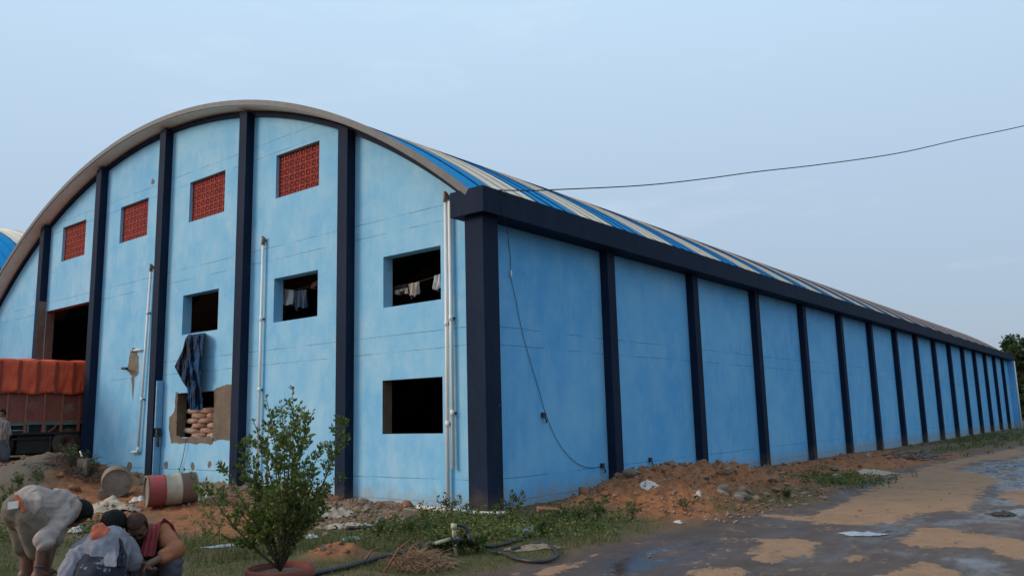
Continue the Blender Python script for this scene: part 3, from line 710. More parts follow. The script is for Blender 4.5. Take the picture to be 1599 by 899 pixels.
# ------------------------------------------------------------------ neighbouring warehouse beyond the left edge
nb = thing('neighbour_warehouse', 'neighbouring warehouse with white and blue arched roof glimpsed at the left edge', 'warehouse', (-42, -14, 0))
NX, NZ, NR = 0, -5.75, 18.35
m = MB()
m.box(-11.4, 11.4, .3, 60, -.2, 8.0); m.build('walls', [mSIDE], nb)
m = MB()
for i in range(28):
    a = -math.asin(11.4/NR)+2*math.asin(11.4/NR)*i/28; b = -math.asin(11.4/NR)+2*math.asin(11.4/NR)*(i+1)/28
    P = lambda q, y: (NR*.995*math.sin(q), y, NZ+NR*.995*math.cos(q))
    m.quad((NR*.995*math.sin(a), 0, 7.9), (NR*.995*math.sin(b), 0, 7.9), P(b, 0), P(a, 0)); m.quad(P(a, 60), P(b, 60), (NR*.995*math.sin(b), 60, 7.9), (NR*.995*math.sin(a), 60, 7.9))
m.build('gable_top', [mWALL], nb)
def nb_sheet(mat):
    m = MB(); aa = math.asin(11.9/NR)
    prof = [(0, .06), (.04, .06), (.045, 0), (.52, 0), (.52, .06), (.55, .06), (.555, 0), (1.04, 0), (1.04, .06), (1.08, .06), (1.085, 0), (1.55, 0)]
    for (y0, h0), (y1, h1) in zip(prof[:-1], prof[1:]):
        for i in range(36):
            a = -aa+2*aa*i/36; b = -aa+2*aa*(i+1)/36
            q = lambda t, h, y: ((NR+h)*math.sin(t), y, NZ+(NR+h)*math.cos(t))
            m.quad(q(a, h0, y0), q(b, h0, y0), q(b, h1, y1), q(a, h1, y1))
    return m.mesh('roof_sheet', [mat])
ns = [nb_sheet(mRWHITE), nb_sheet(mRBLUE)]
for k in range(-1, 37): link('roof_sheet', ns[((k+1)//2) % 2], nb, (0, 1.2+k*1.55, 0))

# ------------------------------------------------------------------ truck backed into the doorway
mTRED = M('faded_red_truck_paint', (.30, .075, .045), (.20, .055, .04), 3, .75, .2, bscale=20)
mTPOST = M('red_brown_truck_post', (.40, .12, .07), (.25, .08, .055), 5, .7, .2)
mTGREEN = M('faded_green_truck_paint', (.14, .23, .18), (.10, .15, .12), 4, .75, .2)
mRUBBER = M('dusty_rubber', (.06, .045, .036), (.11, .07, .05), 6, .9, .3)
mRIM = M('rusty_rim', (.17, .075, .05), (.10, .055, .04), 8, .8, .2)
mCHAS = M('dark_chassis', (.02, .018, .018), (.035, .028, .025), 5, .85, .1)
mORANGE = M('orange_tarpaulin', (.85, .12, .04), (.66, .08, .03), 2.5, .7, .3, bscale=12)
mPALE = M('faded_cream_marks', (.30, .20, .13), (.22, .13, .09), 12, .8, 0)
TX = -15.8; TW = 2.35
tk = thing('cargo_truck', 'red brown cargo truck backed into the warehouse doorway under an orange cover', 'truck', (TX-TW/2, -1.5, .75))
o0 = Vector((TX-TW/2, -1.5, .75)); hw = TW/2
ya, yb_ = -4.6, 2.1                                    # headboard, tail
def L(x, y, z): return (x-o0.x, y-o0.y, z-o0.z)
def tb(m, x0, x1, y0, y1, z0, z1, mi=0): return m.box(x0-o0.x, x1-o0.x, y0-o0.y, y1-o0.y, z0-o0.z, z1-o0.z, mi)
posts = [-.0+.04-.485*k for k in range(-4, 10)]
for sx in (1, -1):
    xa = TX if sx > 0 else TX-TW
    for k, yp in enumerate(posts):
        m = MB(); tb(m, *(sorted((xa, xa-sx*.07))), yp-.03, yp+.03, 1.50, 2.66); m.build('post', [mTPOST], tk)
        if k+1 < len(posts):
            y1 = yp-.033; y0 = posts[k+1]+.033
            m = MB(); tb(m, *(sorted((xa-sx*.03, xa-sx*.06))), y0, y1, 1.80, 2.64); m.build('side_panel', [mTRED], tk)
            m = MB(); tb(m, *(sorted((xa-sx*.02, xa-sx*.055))), y0, y1, 1.70 if k % 3 else 1.72, 1.785); m.build('green_rail', [mTGREEN], tk)
            m = MB(); tb(m, *(sorted((xa-sx*.005, xa-sx*.04))), y0, y1, 1.785, 1.81 if k % 2 else 1.825); m.build('ledge', [mPALE if k in (4, 5) else mTPOST], tk)
            if sx > 0 and k in (5, 6, 7):
                m = MB(); tb(m, xa-.028, xa-.018, y0+.03, y1-.03, 2.29, 2.31); tb(m, xa-.028, xa-.018, y0+.03, y0+.05, 1.86, 2.29); tb(m, xa-.028, xa-.018, y1-.05, y1-.03, 1.86, 2.29)
                if k == 6: m.build('panel_frame', [mTPOST], tk)
    m = MB(); tb(m, *(sorted((xa-sx*.0, xa-sx*.08))), ya, yb_, 1.44, 1.50); m.build('deck_edge', [mCHAS], tk)
# faded scrawled lettering on two panels, and the plate below
def scrawl(y0, y1, z0, z1, seed, n=5):
    r2 = random.Random(seed); m = MB()
    for k in range(n):
        a = y0+(y1-y0)*(k+.1)/n; p = []
        for i in range(9):
            t = i/8; p.append(L(TX-.0265, a+(y1-y0)/n*(t*.9+.25*math.sin(t*9+k)), z0+(z1-z0)*(.5+.42*math.sin(t*7.5+k*1.9+r2.uniform(-.3, .3)))+.05*k*(z1-z0)))
        m.tube(p, .007, 4)
    m.build('painted_lettering', [mPALE], tk)
scrawl(-1.38, -1.06, 2.12, 2.36, 2, 5); scrawl(-.40, -.10, 1.98, 2.3, 3, 6); scrawl(-1.9, -1.62, 1.72, 1.76, 8, 4)
m = MB(); tb(m, TX-TW+.1, TX-.1, ya, yb_, 1.50, 1.56); m.build('cargo_deck', [mCHAS], tk)
for xx in (-.45, .45): m = MB(); m.box(xx-.05, xx+.05, -6.2+1.5, 2.0+1.5, .45, .68); m.build('chassis_beam', [mCHAS], tk)
m = MB(); tb(m, TX-TW, TX, ya-.06, ya-.001, 1.5, 3.0); m.build('headboard', [mTPOST], tk)
m = MB(); tb(m, TX-TW+.1, TX-.1, yb_-.05, yb_, 1.5, 2.6); m.build('tailboard', [mTRED], tk)
m = MB(); tb(m, TX-TW+.1, TX-.1, ya+.05, yb_-.1, 1.57, 2.9); m.build('load', [mCHAS], tk)
def wheel(x, y, side, width=.24, R_=.42):
    w = bpy.data.objects.new('wheel', None); COL.objects.link(w); w.parent = tk; w.location = L(x, y, .75+R_)
    rot = Matrix.Rotation(PI/2*side, 3, 'Y')
    MB().lathe([(.22, .0), (.27, .02), (.38, .01), (R_, .05), (R_, width-.05), (.38, width-.01), (.27, width-.02), (.22, width)], 32, 0, rot).build('tyre', [mRUBBER], w, True)
    MB().lathe([(.001, .10), (.07, .10), (.08, .05), (.19, .03), (.235, .005), (.235, width*.9)], 24, 0, rot).build('rim', [mRIM], w, True)
    nutm = MB()
    for k in range(8):
        t = 2*PI*k/8; nutm.lathe([(.014, .0), (.014, .03), (.001, .03)], 6, 0, rot, rot @ Vector((.13*math.cos(t), .13*math.sin(t), .02)))
    nutm.build('wheel_nuts', [mRIM], w)
for yy in (-.22, .82):
    for xx, sd in ((TX-.02, -1), (TX-.30, -1), (TX-TW+.02, 1), (TX-TW+.30, 1)): wheel(xx, yy, sd)
    m = MB(); m.tube([L(TX-.3, yy, 1.17), L(TX-TW+.3, yy, 1.17)], .09, 10); m.build('axle', [mCHAS], tk)
for xx, sd in ((TX-.12, -1), (TX-TW+.12, 1)): wheel(xx, -5.7, sd)
m = MB(); m.tube([L(TX-.2, -5.7, 1.17), L(TX-TW+.2, -5.7, 1.17)], .07, 10); m.build('axle', [mCHAS], tk)
# tank, boxes, flaps and guard added to keep the space under the deck dark
m = MB(); m.tube([L(TX-.30, -2.75, 1.16), L(TX-.30, -1.65, 1.16)], .26, 18); m.build('fuel_tank', [mCHAS], tk, True)
m = MB(); tb(m, TX-.55, TX-.10, -1.55, -.72, .92, 1.42); m.build('dark_filler_box', [mCHAS], tk)
m = MB(); tb(m, TX-1.6, TX-.8, -3.6, -.7, .86, 1.44); m.build('dark_filler_block', [mCHAS], tk)
for yy in (-.70, .40): m = MB(); tb(m, TX-.55, TX-.03, yy-.01, yy+.01, .86, 1.40); m.build('added_mud_flap', [mRUBBER], tk)
m = MB(); tb(m, TX-.10, TX-.06, -1.7, 1.4, 1.30, 1.36); m.build('guard_rail', [mCHAS], tk)
for yy in (-1.32, -.86): m = MB(); tb(m, TX-.09, TX-.05, yy-.03, yy+.03, 1.5, 1.72); m.build('strut', [mTGREEN], tk)
m = MB(); m.tube([L(TX-.04, -.78, 1.50), L(TX+.03, -.66, 1.60), L(TX-.02, -.58, 1.68)], .02, 6); m.build('hook', [mTPOST], tk)
# cab ahead of the load (outside the picture, plain but whole)
cb = bmesh.new(); pr = [(-4.75, 1.05), (-6.55, 1.05), (-6.62, 2.0), (-6.35, 2.95), (-4.75, 3.0)]
vsA = [cb.verts.new(L(TX-.05, y, z)) for y, z in pr]; vsB = [cb.verts.new(L(TX-TW+.05, y, z)) for y, z in pr]
cb.faces.new(vsA); cb.faces.new(list(reversed(vsB)))
for i in range(5): cb.faces.new((vsA[i], vsB[i], vsB[(i+1) % 5], vsA[(i+1) % 5]))
bmesh.ops.recalc_face_normals(cb, faces=cb.faces[:]); bmesh.ops.bevel(cb, geom=cb.edges[:], offset=.05, segments=2, affect='EDGES')
cme = bpy.data.meshes.new('cab'); cb.to_mesh(cme); cb.free(); cme.materials.append(mTPOST); link('cab', cme, tk)
mGLS = M('dark_glass', (.02, .025, .03), None, 3, .1, 0)
m = MB(); tb(m, TX-.048, TX-.04, -6.2, -5.4, 2.1, 2.75); m.build('door_window', [mGLS], tk)
# the orange cover lying over the load: top sheet with sides tied down
def cover(s, t):
    y = ya+.0+(yb_-ya)*s
    k = t*4-2                                        # -2..-1 far side, -1..1 top, 1..2 near side
    bow = abs(((s*(yb_-ya)/.485) % 1)-.5)*2
    if abs(k) <= 1:
        return Vector((TX-TW/2+k*(TW/2+.01), y, 3.54+.10*(1-k*k)-.02*(1-bow)+.012*math.sin(y*9)))
    f = abs(k)-1; sg = 1 if k > 0 else -1
    ph_ = (s*(yb_-ya)/.485); seg = math.floor(ph_+.5); fr = ph_-seg; diag = .05*(.4-abs(mnoise.noise(Vector((y*5+f*1.6, f*1.2, seg*.7)))))+.035*(.4-abs(mnoise.noise(Vector((y*11+f*3.5, f*2, 4+seg))))) + .02*mnoise.noise(Vector((y*3, f*3, 2)))
    return Vector((TX-TW/2+sg*(TW/2+.03+.02*(bow**3)+diag*(.3+f)), y+.02*math.sin(f*5+y*6), 3.54-f*.95+.03*math.sin(y*6.2)*f))
cv = MB().grid(cover, 220, 40).build('tarpaulin_cover', [mORANGE], None, True); sm_ = cv.modifiers.new('thickness', 'SOLIDIFY'); sm_.thickness = .006
tag(cv, 'bright orange tarpaulin pulled over the load of the truck', 'tarpaulin'); origin_to(cv, (TX-TW/2, -1.5, 3.5))
mROPE = M('dark_red_strap', (.36, .055, .03), (.28, .045, .025), 10, .9, 0)
for k in range(14):
    y = ya+.02+.485*k; y += (yb_-ya)*0
    if y > yb_-.1: break
    m = MB()
    for i in range(12):
        f0, f1 = i/12, (i+1)/12; q = lambda f: TX+.01+.03+.062+.005*math.sin(f*6)
        m.quad((q(f0), y-.045, 3.50-f0*.91), (q(f0), y+.045, 3.50-f0*.91), (q(f1), y+.045, 3.50-f1*.91), (q(f1), y-.045, 3.50-f1*.91))
    so_ = m.build('strap', [mROPE], None); so_.modifiers.new('t', 'SOLIDIFY').thickness = .006; so_.data.transform(Matrix.Translation(-cv.location)); so_.parent = cv

# ------------------------------------------------------------------ steel drums
mRUST = M('rusty_grey_steel', (.27, .21, .16), (.17, .125, .09), 4, .8, .3, bscale=25, obj=True)
mDRED = M('chipped_red_paint', (.30, .035, .035), (.22, .06, .045), 5, .65, .2, obj=True, lo=.45, hi=.62)
mDWHT = M('dirty_cream_paint', (.50, .42, .30), (.34, .27, .19), 4, .7, .2, obj=True)
mDRUS = M('red_paint_worn_to_rust', (.22, .10, .075), (.17, .12, .09), 4, .8, .2, obj=True)
def drum(label, base, axis, mats_by_band, cap):
    R_, Ln = .285, .86; z = axis.normalized(); x = z.cross(Vector((0, 0, 1))).normalized(); y = z.cross(x)
    rot = Matrix((x, y, z)).transposed(); c = base+Vector((0, 0, R_))
    t = thing('steel_drum', label, 'drum', tuple(base)); org = Vector((0, 0, R_))-z*Ln/2
    prof = [(R_-.01, 0), (R_, .012), (R_, .27), (R_+.010, .283), (R_+.010, .297), (R_, .31), (R_, .55), (R_+.010, .563), (R_+.010, .577), (R_, .59), (R_, Ln-.012), (R_-.01, Ln)]
    mi = [0, 0, 0, 0, 0, 1, 1, 1, 1, 2, 2]
    b = MB().lathe(prof, 36, mi, rot, org).build('shell', mats_by_band, t, True)
    for h, s_ in ((.0, 1), (Ln, -1)):
        o = org+z*h
        MB().lathe([(.001, s_*.03), (R_-.03, s_*.03), (R_-.02, s_*.028), (R_-.014, s_*.0)], 36, 0, rot, o).build('end_cap', [cap], t, True)
        MB().lathe([(R_-.016, -.006), (R_+.006, -.006), (R_+.006, .012), (R_-.016, .012)], 36, 0, rot, o).build('rim_ring', [cap], t, True)
    MB().lathe([(.03, .0), (.03, -.02), (.001, -.02)], 10, 0, rot, org+z*.03+x*.17+y*.05).build('bung', [cap], t)
    return t
cR2 = Vector((cR.x, cR.y, 0)).normalized(); cF2 = Vector((cFh.x, cFh.y, 0)).normalized()
b1 = hit(181, 772); b1.z -= .03
drum('rusty grey steel drum lying with its round end towards the camera', b1, (cF2*.90-cR2*.46+Vector((0, 0, .05))), [mRUST]*3, mRUST)
b2 = hit(266, 787); b2.z -= .03
drum('red and white banded steel drum lying on its side', b2, (cR2*.83+cF2*.56+Vector((0, 0, .03))), [mDRED, mDWHT, mDRUS], mRUST)

# ------------------------------------------------------------------ stones, rubble and litter
def rock_mesh(seed, lvl=2):
    bm = bmesh.new(); bmesh.ops.create_icosphere(bm, subdivisions=lvl, radius=.5); r2 = random.Random(seed)
    sc = Vector((r2.uniform(.8, 1.2), r2.uniform(.65, 1), r2.uniform(.45, .75))); cuts = [(Vector((r2.gauss(0, 1), r2.gauss(0, 1), r2.gauss(0, 1))).normalized(), r2.uniform(.28, .42)) for _ in range(6)]
    for v in bm.verts:
        p = v.co.copy()
        for n_, d in cuts:
            e = p.dot(n_)-d
            if e > 0: p -= n_*e
        p *= 1+.18*mnoise.noise(p*4+Vector((seed*3.3, 0, 0))); v.co = Vector((p.x*sc.x, p.y*sc.y, p.z*sc.z))
    return bm
def rock_me(seed, mat, name='rubble_stone'):
    bm = rock_mesh(seed); me = bpy.data.meshes.new(name); bm.to_mesh(me); bm.free(); me.materials.append(mat); return me
mSTONE = M('grey_stone', (.22, .17, .13), (.13, .10, .08), 6, .92, .5, bscale=30); mPINK = M('earthy_clod', (.30, .125, .06), (.19, .085, .045), 6, .95, .6, bscale=25)
mPALES = M('broken_cement', (.33, .24, .18), (.22, .155, .11), 6, .92, .4, bscale=30)
rocks = [[rock_me(i+10*k, mt) for i in range(5)] for k, mt in enumerate((mSTONE, mPINK, mPALES))]
LAND = [((-12.5, -2.5), 'by the dark rubbish at the second pilaster'), ((-9.5, -1.5), 'between the grey drum and the gable'), ((-7.5, -2.5), 'around the banded drum'), ((-5.3, -1.2), 'on the rubble behind the shrub'),
        ((-3.4, -1.1), 'at the foot of the fifth pilaster'), ((-1.5, -1.0), 'below the lower window near the drain pipes'), ((0.2, -1.2), 'near the ground pipe'), ((1.2, 2.2), 'on the near end of the orange heap'), ((2.0, 4.2), 'on the crest of the orange heap'),
        ((3.0, 2.4), 'on the front slope of the orange heap'), ((2.6, 6.2), 'on the far slope of the orange heap'), ((2, 10), 'on the strip by the fourth bay'), ((2, 16), 'far along the strip by the side wall'), ((0, -4), 'in the grass by the red mound'), ((-2.5, -4.5), 'in the grass left of the shrub'),
        ((5.5, -1), 'on the near part of the muddy track'), ((6.5, 5), 'on the far part of the muddy track')]
def scatter(n, region, sizes, kinds, where, group, cat='stone', seed=0):
    r2 = random.Random(seed)
    for c in range(n):
        x, y = r2.uniform(*region[:2]), r2.uniform(*region[2:])
        s_ = r2.uniform(0, 1)**2.2*(sizes[1]-sizes[0])+sizes[0]; z = Hs_fast(x, y); k = r2.choice(kinds)
        o = link('rubble_stone', r2.choice(rocks[k]), None, (x, y, z+s_*.12)); o.scale = (s_,)*3
        o.rotation_euler = (r2.uniform(-.5, .5), r2.uniform(-.5, .5), r2.uniform(0, 6.3))
        w = min(LAND, key=lambda q: (q[0][0]-x)**2+(q[0][1]-y)**2)[1] if not where else where; sz = 'large' if s_ > .2 else ('small' if s_ < .09 else 'fist sized')
        tag(o, '%s %s %s' % (sz, ('grey stone', 'brown clod', 'pale cement lump')[k], w), cat, group)
scatter(80, (-6.4, .2, -1.9, -.3), (.05, .27), (0, 2, 0, 1), '', 'rubble along the gable', seed=1)
scatter(46, (-13.2, -6.4, -3.9, -.4), (.07, .30), (0, 1, 1), '', 'clods around the drums', seed=2)
scatter(110, (.7, 3.8, 1.0, 6.8), (.05, .36), (1, 1, 2, 0), '', 'lumps on the orange heap', seed=3)
scatter(40, (.6, 3.6, 7.2, 20), (.06, .30), (1, 2, 0), '', 'lumps along the side wall', seed=4)
scatter(26, (3.0, 4.4, 2.6, 5.4), (.05, .22), (2, 0), 'at the far foot of the orange heap', 'stones at the foot of the heap', seed=5)
scatter(24, (-3, 2.0, -5.5, -1.9), (.03, .11), (2, 1), '', 'stones in the grass', seed=6)
scatter(16, (1.1, 1.75, -4.7, -4.1), (.04, .13), (1, 1, 1, 0), 'on the small red mound right of the potted shrub', 'lumps on the red mound', seed=9)
scatter(30, (4.2, 8.0, -3.2, 8), (.02, .07), (0, 1), '', 'stones on the track', seed=8)
def pebble_field(n, seed):                            # gravel too fine to count
    r2 = np.random.RandomState(seed); bm = bmesh.new(); bmesh.ops.create_icosphere(bm, subdivisions=1, radius=.5)
    bv = np.array([v.co[:] for v in bm.verts]); bf = np.array([[v.index for v in f.verts] for f in bm.faces]); bm.free()
    reg = [(-7, .2, -2.6, -.2, .5), (.5, 4.2, .6, 7, .35), (.4, 4, 7, 22, .15)]
    X = []; Y = []
    for a, b, c, d, w in reg: k = int(n*w); X.append(r2.uniform(a, b, k)); Y.append(r2.uniform(c, d, k))
    X = np.concatenate(X); Y = np.concatenate(Y); N = len(X); Z = H(X, Y); S = .02+.05*r2.rand(N)**2
    jit = 1+.5*(r2.rand(N, len(bv), 3)-.5); sc = S[:, None, None]*np.array([1, 1, .7])*jit
    V = bv[None]*sc+np.stack([X, Y, Z+S*.2], -1)[:, None, :]
    F = bf[None]+(np.arange(N)*len(bv))[:, None, None]
    tint = np.repeat(r2.rand(N), len(bv))
    me = fast_mesh('gravel', V.reshape(-1, 3), F.reshape(-1, 3), mGRAV, 3, False, tint); tag(link('gravel', me), kind='stuff')
t = NT('gravel'); tn = t.attr('tint').outputs['Fac']; mGRAV = t.fin(t.ramp(tn, .2, .9, (.16, .08, .045, 1), (.32, .22, .16, 1)), .95)
pebble_field(5200, 3)
mBAG = M('white_plastic', (.58, .56, .53), (.42, .38, .33), 7, .5, .2, obj=True); mCEM = M('cement_bag_paper', (.44, .37, .29), (.33, .26, .19), 6, .85, .3, obj=True)
mBLUEP = M('light_blue_plastic', (.22, .38, .55), (.14, .26, .42), 6, .5, .2, obj=True); mGREENP = M('pale_green_plastic', (.22, .33, .28), (.15, .22, .18), 6, .6, .2, obj=True)
mGREYP = M('grey_plastic', (.40, .43, .47), (.28, .30, .33), 7, .35, .2, obj=True); mDARKR = M('dark_rubbish', (.03, .03, .032), (.06, .055, .05), 8, .85, .4)
def litter(name, label, cat, u, v, lx, ly, h, mat, seed, yaw=0.0, group=None, n=22, freq=3.0):
    p = hit(u, v); r2 = random.Random(seed); ph = [r2.uniform(0, 6) for _ in range(6)]; ca, sa = math.cos(yaw), math.sin(yaw)
    def fn(s, t):
        a, b = s*2-1, t*2-1
        # square grid mapped to an uneven outline
        r_ = max(abs(a), abs(b)); th = math.atan2(b, a); R_ = r_*(1+.18*math.sin(3*th+ph[0])+.12*math.sin(5*th+ph[1])+.08*math.sin(9*th+ph[2]))
        lx_, ly_ = R_*math.cos(th)*lx/2, R_*math.sin(th)*ly/2
        x, y = lx_*ca-ly_*sa, lx_*sa+ly_*ca; X, Y = p.x+x, p.y+y
        z = h*(1-r_**2)*(.55+.9*mnoise.noise(Vector((a*freq, b*freq, seed*1.7))))+.35*h*abs(mnoise.noise(Vector((a*freq*2.2, b*freq*2.2, seed*2.3))))
        return Vector((X, Y, Hs_fast(X, Y)+.008+max(z, 0)))
    o = MB().grid(fn, n, n).build(name, [mat], None, True); o.modifiers.new('thickness', 'SOLIDIFY').thickness = .004
    tag(o, label, cat, group); return origin_to(o, p)
litter('plastic_sheet', 'flattened grey plastic sheet lying on the wet track', 'plastic sheet', 1344, 835, .52, .34, .03, mGREYP, 1, .2)
litter('mud_lump', 'dark lump of mud in the puddle at the right edge', 'mud lump', 1564, 804, .36, .22, .07, mDARKR, 2)
litter('cement_bag', 'pale empty cement bag on the orange strip by the side wall', 'bag', 1366, 738, 1.1, .5, .10, mCEM, 3, 1.0)
litter('blue_plastic_sheet', 'torn light blue plastic sheet in the weeds by the hose', 'plastic sheet', 815, 829, .50, .24, .05, mBLUEP, 4, YAW*-1)
litter('blue_plastic_scrap', 'small blue plastic scrap right of the torn blue sheet', 'plastic scrap', 846, 826, .26, .16, .05, mBLUEP, 5)
litter('blue_plastic_scrap', 'blue plastic scrap at the edge of the weeds nearest the track', 'plastic scrap', 892, 827, .14, .09, .03, mBLUEP, 6)
litter('paper_sack', 'flattened beige paper sack in front of the fifth pilaster', 'sack', 548, 822, 1.0, .45, .05, mCEM, 7, .5)
litter('crumpled_sack', 'crumpled grey sack on the rubble at the foot of the fifth pilaster', 'sack', 515, 803, .8, .5, .17, mCEM, 8, .4)
litter('plastic_bag', 'white plastic bag beside the right end of the banded drum', 'bag', 312, 779, .55, .36, .24, mBAG, 9, .4)
litter('plastic_bag', 'white plastic scrap at the left end of the banded drum', 'bag', 222, 780, .42, .2, .10, mBAG, 10, .7)
litter('cement_sack', 'large pale sack lying behind the crouching men', 'sack', 166, 797, 1.25, .55, .22, mCEM, 11, .6)
litter('plastic_bag', 'white plastic bag in the grass below the hanging head of the stooping man', 'bag', 119, 832, .26, .22, .14, mBAG, 12)
litter('plastic_strip', 'long pale plastic strip in the grass left of the potted shrub', 'plastic strip', 352, 854, .75, .16, .03, mGREYP, 13, YAW*-1+.1)
litter('green_plastic_sheet', 'pale green plastic sheet in the grass behind the red mound', 'plastic sheet', 548, 842, .34, .18, .04, mGREENP, 14, .5)
litter('plastic_scrap', 'grey plastic scrap in the grass between shrub and red mound', 'plastic scrap', 487, 840, .24, .14, .05, mGREYP, 15)
litter('plastic_scrap', 'pale crumpled paper lying on the orange heap top', 'paper', 1014, 757, .32, .2, .06, mBAG, 16)
litter('plastic_scrap', 'white scrap half buried in the middle of the orange heap', 'scrap', 1089, 771, .16, .12, .06, mBAG, 17)
litter('wet_slab', 'flat pale slab of mud inside the hose loop', 'mud slab', 830, 857, .75, .25, .05, mPALES, 18, -YAW)
litter('plastic_scrap', 'white scrap low on the front of the orange heap', 'scrap', 1060, 817, .13, .1, .05, mBAG, 19)
# timber offcut, blocks, stick
def block(name, label, cat, u, v, dx, dy, dz, mat, yaw=.3, tilt=0):
    p = hit(u, v); o = MB().box(-dx/2, dx/2, -dy/2, dy/2, 0, dz).build(name, [mat], None, False, p-Vector((0, 0, .02)))
    bv = o.modifiers.new('worn_edges', 'BEVEL'); bv.width = .012; bv.segments = 2
    o.rotation_euler = (tilt, tilt*.6, yaw); return tag(o, label, cat)
block('concrete_block', 'grey block lying below the rusty grey drum', 'block', 164, 778, .22, .2, .2, mSTONE, .7, .1)
block('concrete_block', 'small upright grey block in the dark rubbish by the second pilaster', 'block', 133, 741, .28, .25, .36, mSTONE, .4)
block('brick_offcut', 'pale broken brick near the wall right of the corner column', 'brick', 856, 806, .36, .22, .16, mPINK, .8, .1)
block('concrete_block', 'pale broken slab standing in the rubble left of the drain pipes', 'block', 645, 810, .3, .08, .18, mPALES, .5, .2)
pb = hit(134, 730); p1 = at_d(125, 704, math.hypot(pb.x-CX, pb.y-CY)+.2)
o = tag(MB().tube([pb-Vector((0, 0, .05)), pb.lerp(p1, .5), p1], [.022, .02, .016], 6).build('bamboo_pole', [mPVC], None, True), 'pale pole leaning by the second pilaster on the sand heap', 'pole'); origin_to(o, pb)
for i, (u, v, l, a) in enumerate(((600, 880, .9, 0), (632, 860, .5, 1), (565, 868, .5, 2))):
    p = hit(u, v+14); q = p+(cR2*(.30+.05*i)+cF2*.25)*l+Vector((0, 0, .35*l))
    o = tag(MB().tube([p, p.lerp(q, .5)+Vector((0, 0, .06)), q], [.014, .011, .006], 6).build('dry_stick', [mPINK], None, True), ('long dry stick leaning out of the grass left of the brush heap', 'short dry twig leaning beside the brush heap', 'dry twig standing in the grass behind the red mound')[i], 'stick'); origin_to(o, p)
# black pipes lying by the far part of the side wall
r2 = random.Random(5)
for i in range(14):
    u0, v0 = 1385+r2.uniform(-10, 50), 720+r2.uniform(-7, 4); a = at_flat(u0, v0); L_ = r2.uniform(2.2, 5); d = Vector((r2.uniform(-.12, .12), 1, 0)).normalized()
    pts = [a+d*(L_*k/5)+Vector((r2.uniform(-.06, .06), 0, 0)) for k in range(6)]
    for p in pts: p.z = Hs_fast(p.x, p.y)+.03+.015*(i % 3)
    o = tag(MB().tube(pts, .020, 6).build('black_pipe', [mHOSE], None, True), 'black plastic pipe lying loose along the far side wall', 'pipe', 'black pipes by the side wall'); origin_to(o, pts[0])

# ------------------------------------------------------------------ standpipe and hoses
mYPIPE = M('yellowed_pipe', (.52, .47, .30), (.38, .33, .2), 8, .55, .1, obj=True); mBLUV = M('blue_valve', (.03, .05, .22), None, 8, .5, 0)
sp = hit(711, 868); D0 = math.hypot(sp.x-CX, sp.y-CY)
def sd_(u, v, dd=0): return at_d(u, v, D0+dd)
st = thing('standpipe', 'pale yellow standpipe with blue valve rising from the weeds', 'standpipe', tuple(sp))
q = lambda u, v, dd=0: sd_(u, v, dd)-sp
MB().tube([q(711, 872), q(710, 840)], .024, 12).build('riser', [mYPIPE], st, True); MB().tube([q(709.5, 842), q(709, 820)], .028, 12).build('riser', [mYPIPE], st, True)
MB().tube([q(709, 826), q(709, 821), q(709.5, 817)], [.036, .040, .036], 12).build('cap', [mYPIPE], st, True)
MB().tube([q(705, 840.5), q(679, 848, -.15)], .022, 10).build('side_branch', [mYPIPE], st, True)
MB().tube([q(711, 846), q(712, 838)], .042, 12).build('valve', [mBLUV], st, True); MB().tube([q(713, 842), q(719, 840)], .018, 8).build('valve_handle', [mBLUV], st, True)
def hose(label, pts, r=.024): return cable('garden_hose', label, pts, r, 'hose', mHOSE)
def gh(u, v, up=.03): p = hit(u, v); return p+Vector((0, 0, up))
hose('black hose arching from the top of the standpipe down into the weeds', [sd_(710, 820), sd_(718, 819), sd_(727, 823), sd_(731, 832), sd_(735, 845), gh(738, 856)])
hose('black hose from the standpipe valve sagging right through the weeds', [sd_(712, 837), sd_(722, 843), gh(735, 853, .10), gh(760, 856), gh(785, 854), gh(810, 846), gh(830, 838)])
hose('black hose lying in a wide loop at the edge of the wet track', [gh(765, 866), gh(785, 867), gh(805, 876), gh(830, 880), gh(855, 879), gh(870, 871), gh(866, 861), gh(852, 853), gh(835, 854), gh(800, 861)])
hose('long black hose running left from the standpipe through the grass', [sd_(680, 848, -.15), gh(660, 855), gh(640, 862), gh(610, 870), gh(580, 879), gh(545, 890), gh(500, 898), gh(440, 912)], .03)
hose('black hose lying in the grass along the rubble before the gable', [gh(540, 827), gh(600, 826), gh(640, 824), gh(668, 822), gh(690, 818)], .03)

# ------------------------------------------------------------------ vegetation
def leaf_mat(name, a, b, trans=.25):
    t = NT(name); f = t.attr('tint').outputs['Fac']; col = t.ramp(f, .0, 1.0, a+(1,), b+(1,))
    t.fin(col, .6, 0, .3); tr = t.n('BsdfTranslucent'); t.l(col, tr.inputs[0]); mx = t.n('MixShader'); mx.inputs[0].default_value = trans
    t.l(t.b.outputs[0], mx.inputs[1]); t.l(tr.outputs[0], mx.inputs[2]); t.l(mx.outputs[0], t.o.inputs[0]); return t.m
mGRASS = leaf_mat('grass_blades', (.045, .07, .016), (.21, .19, .065)); mLEAF = leaf_mat('shrub_leaves', (.026, .065, .012), (.24, .28, .06))
mWEED = leaf_mat('weed_leaves', (.030, .065, .016), (.16, .18, .05)); mTREE = leaf_mat('tree_leaves', (.02, .045, .014), (.06, .085, .03))
mDRYB = leaf_mat('dry_brush', (.13, .065, .035), (.26, .15, .08)); mBARK = M('bark', (.10, .065, .04), (.06, .04, .028), 8, .9, .5, stretch=(3, 3, .5))
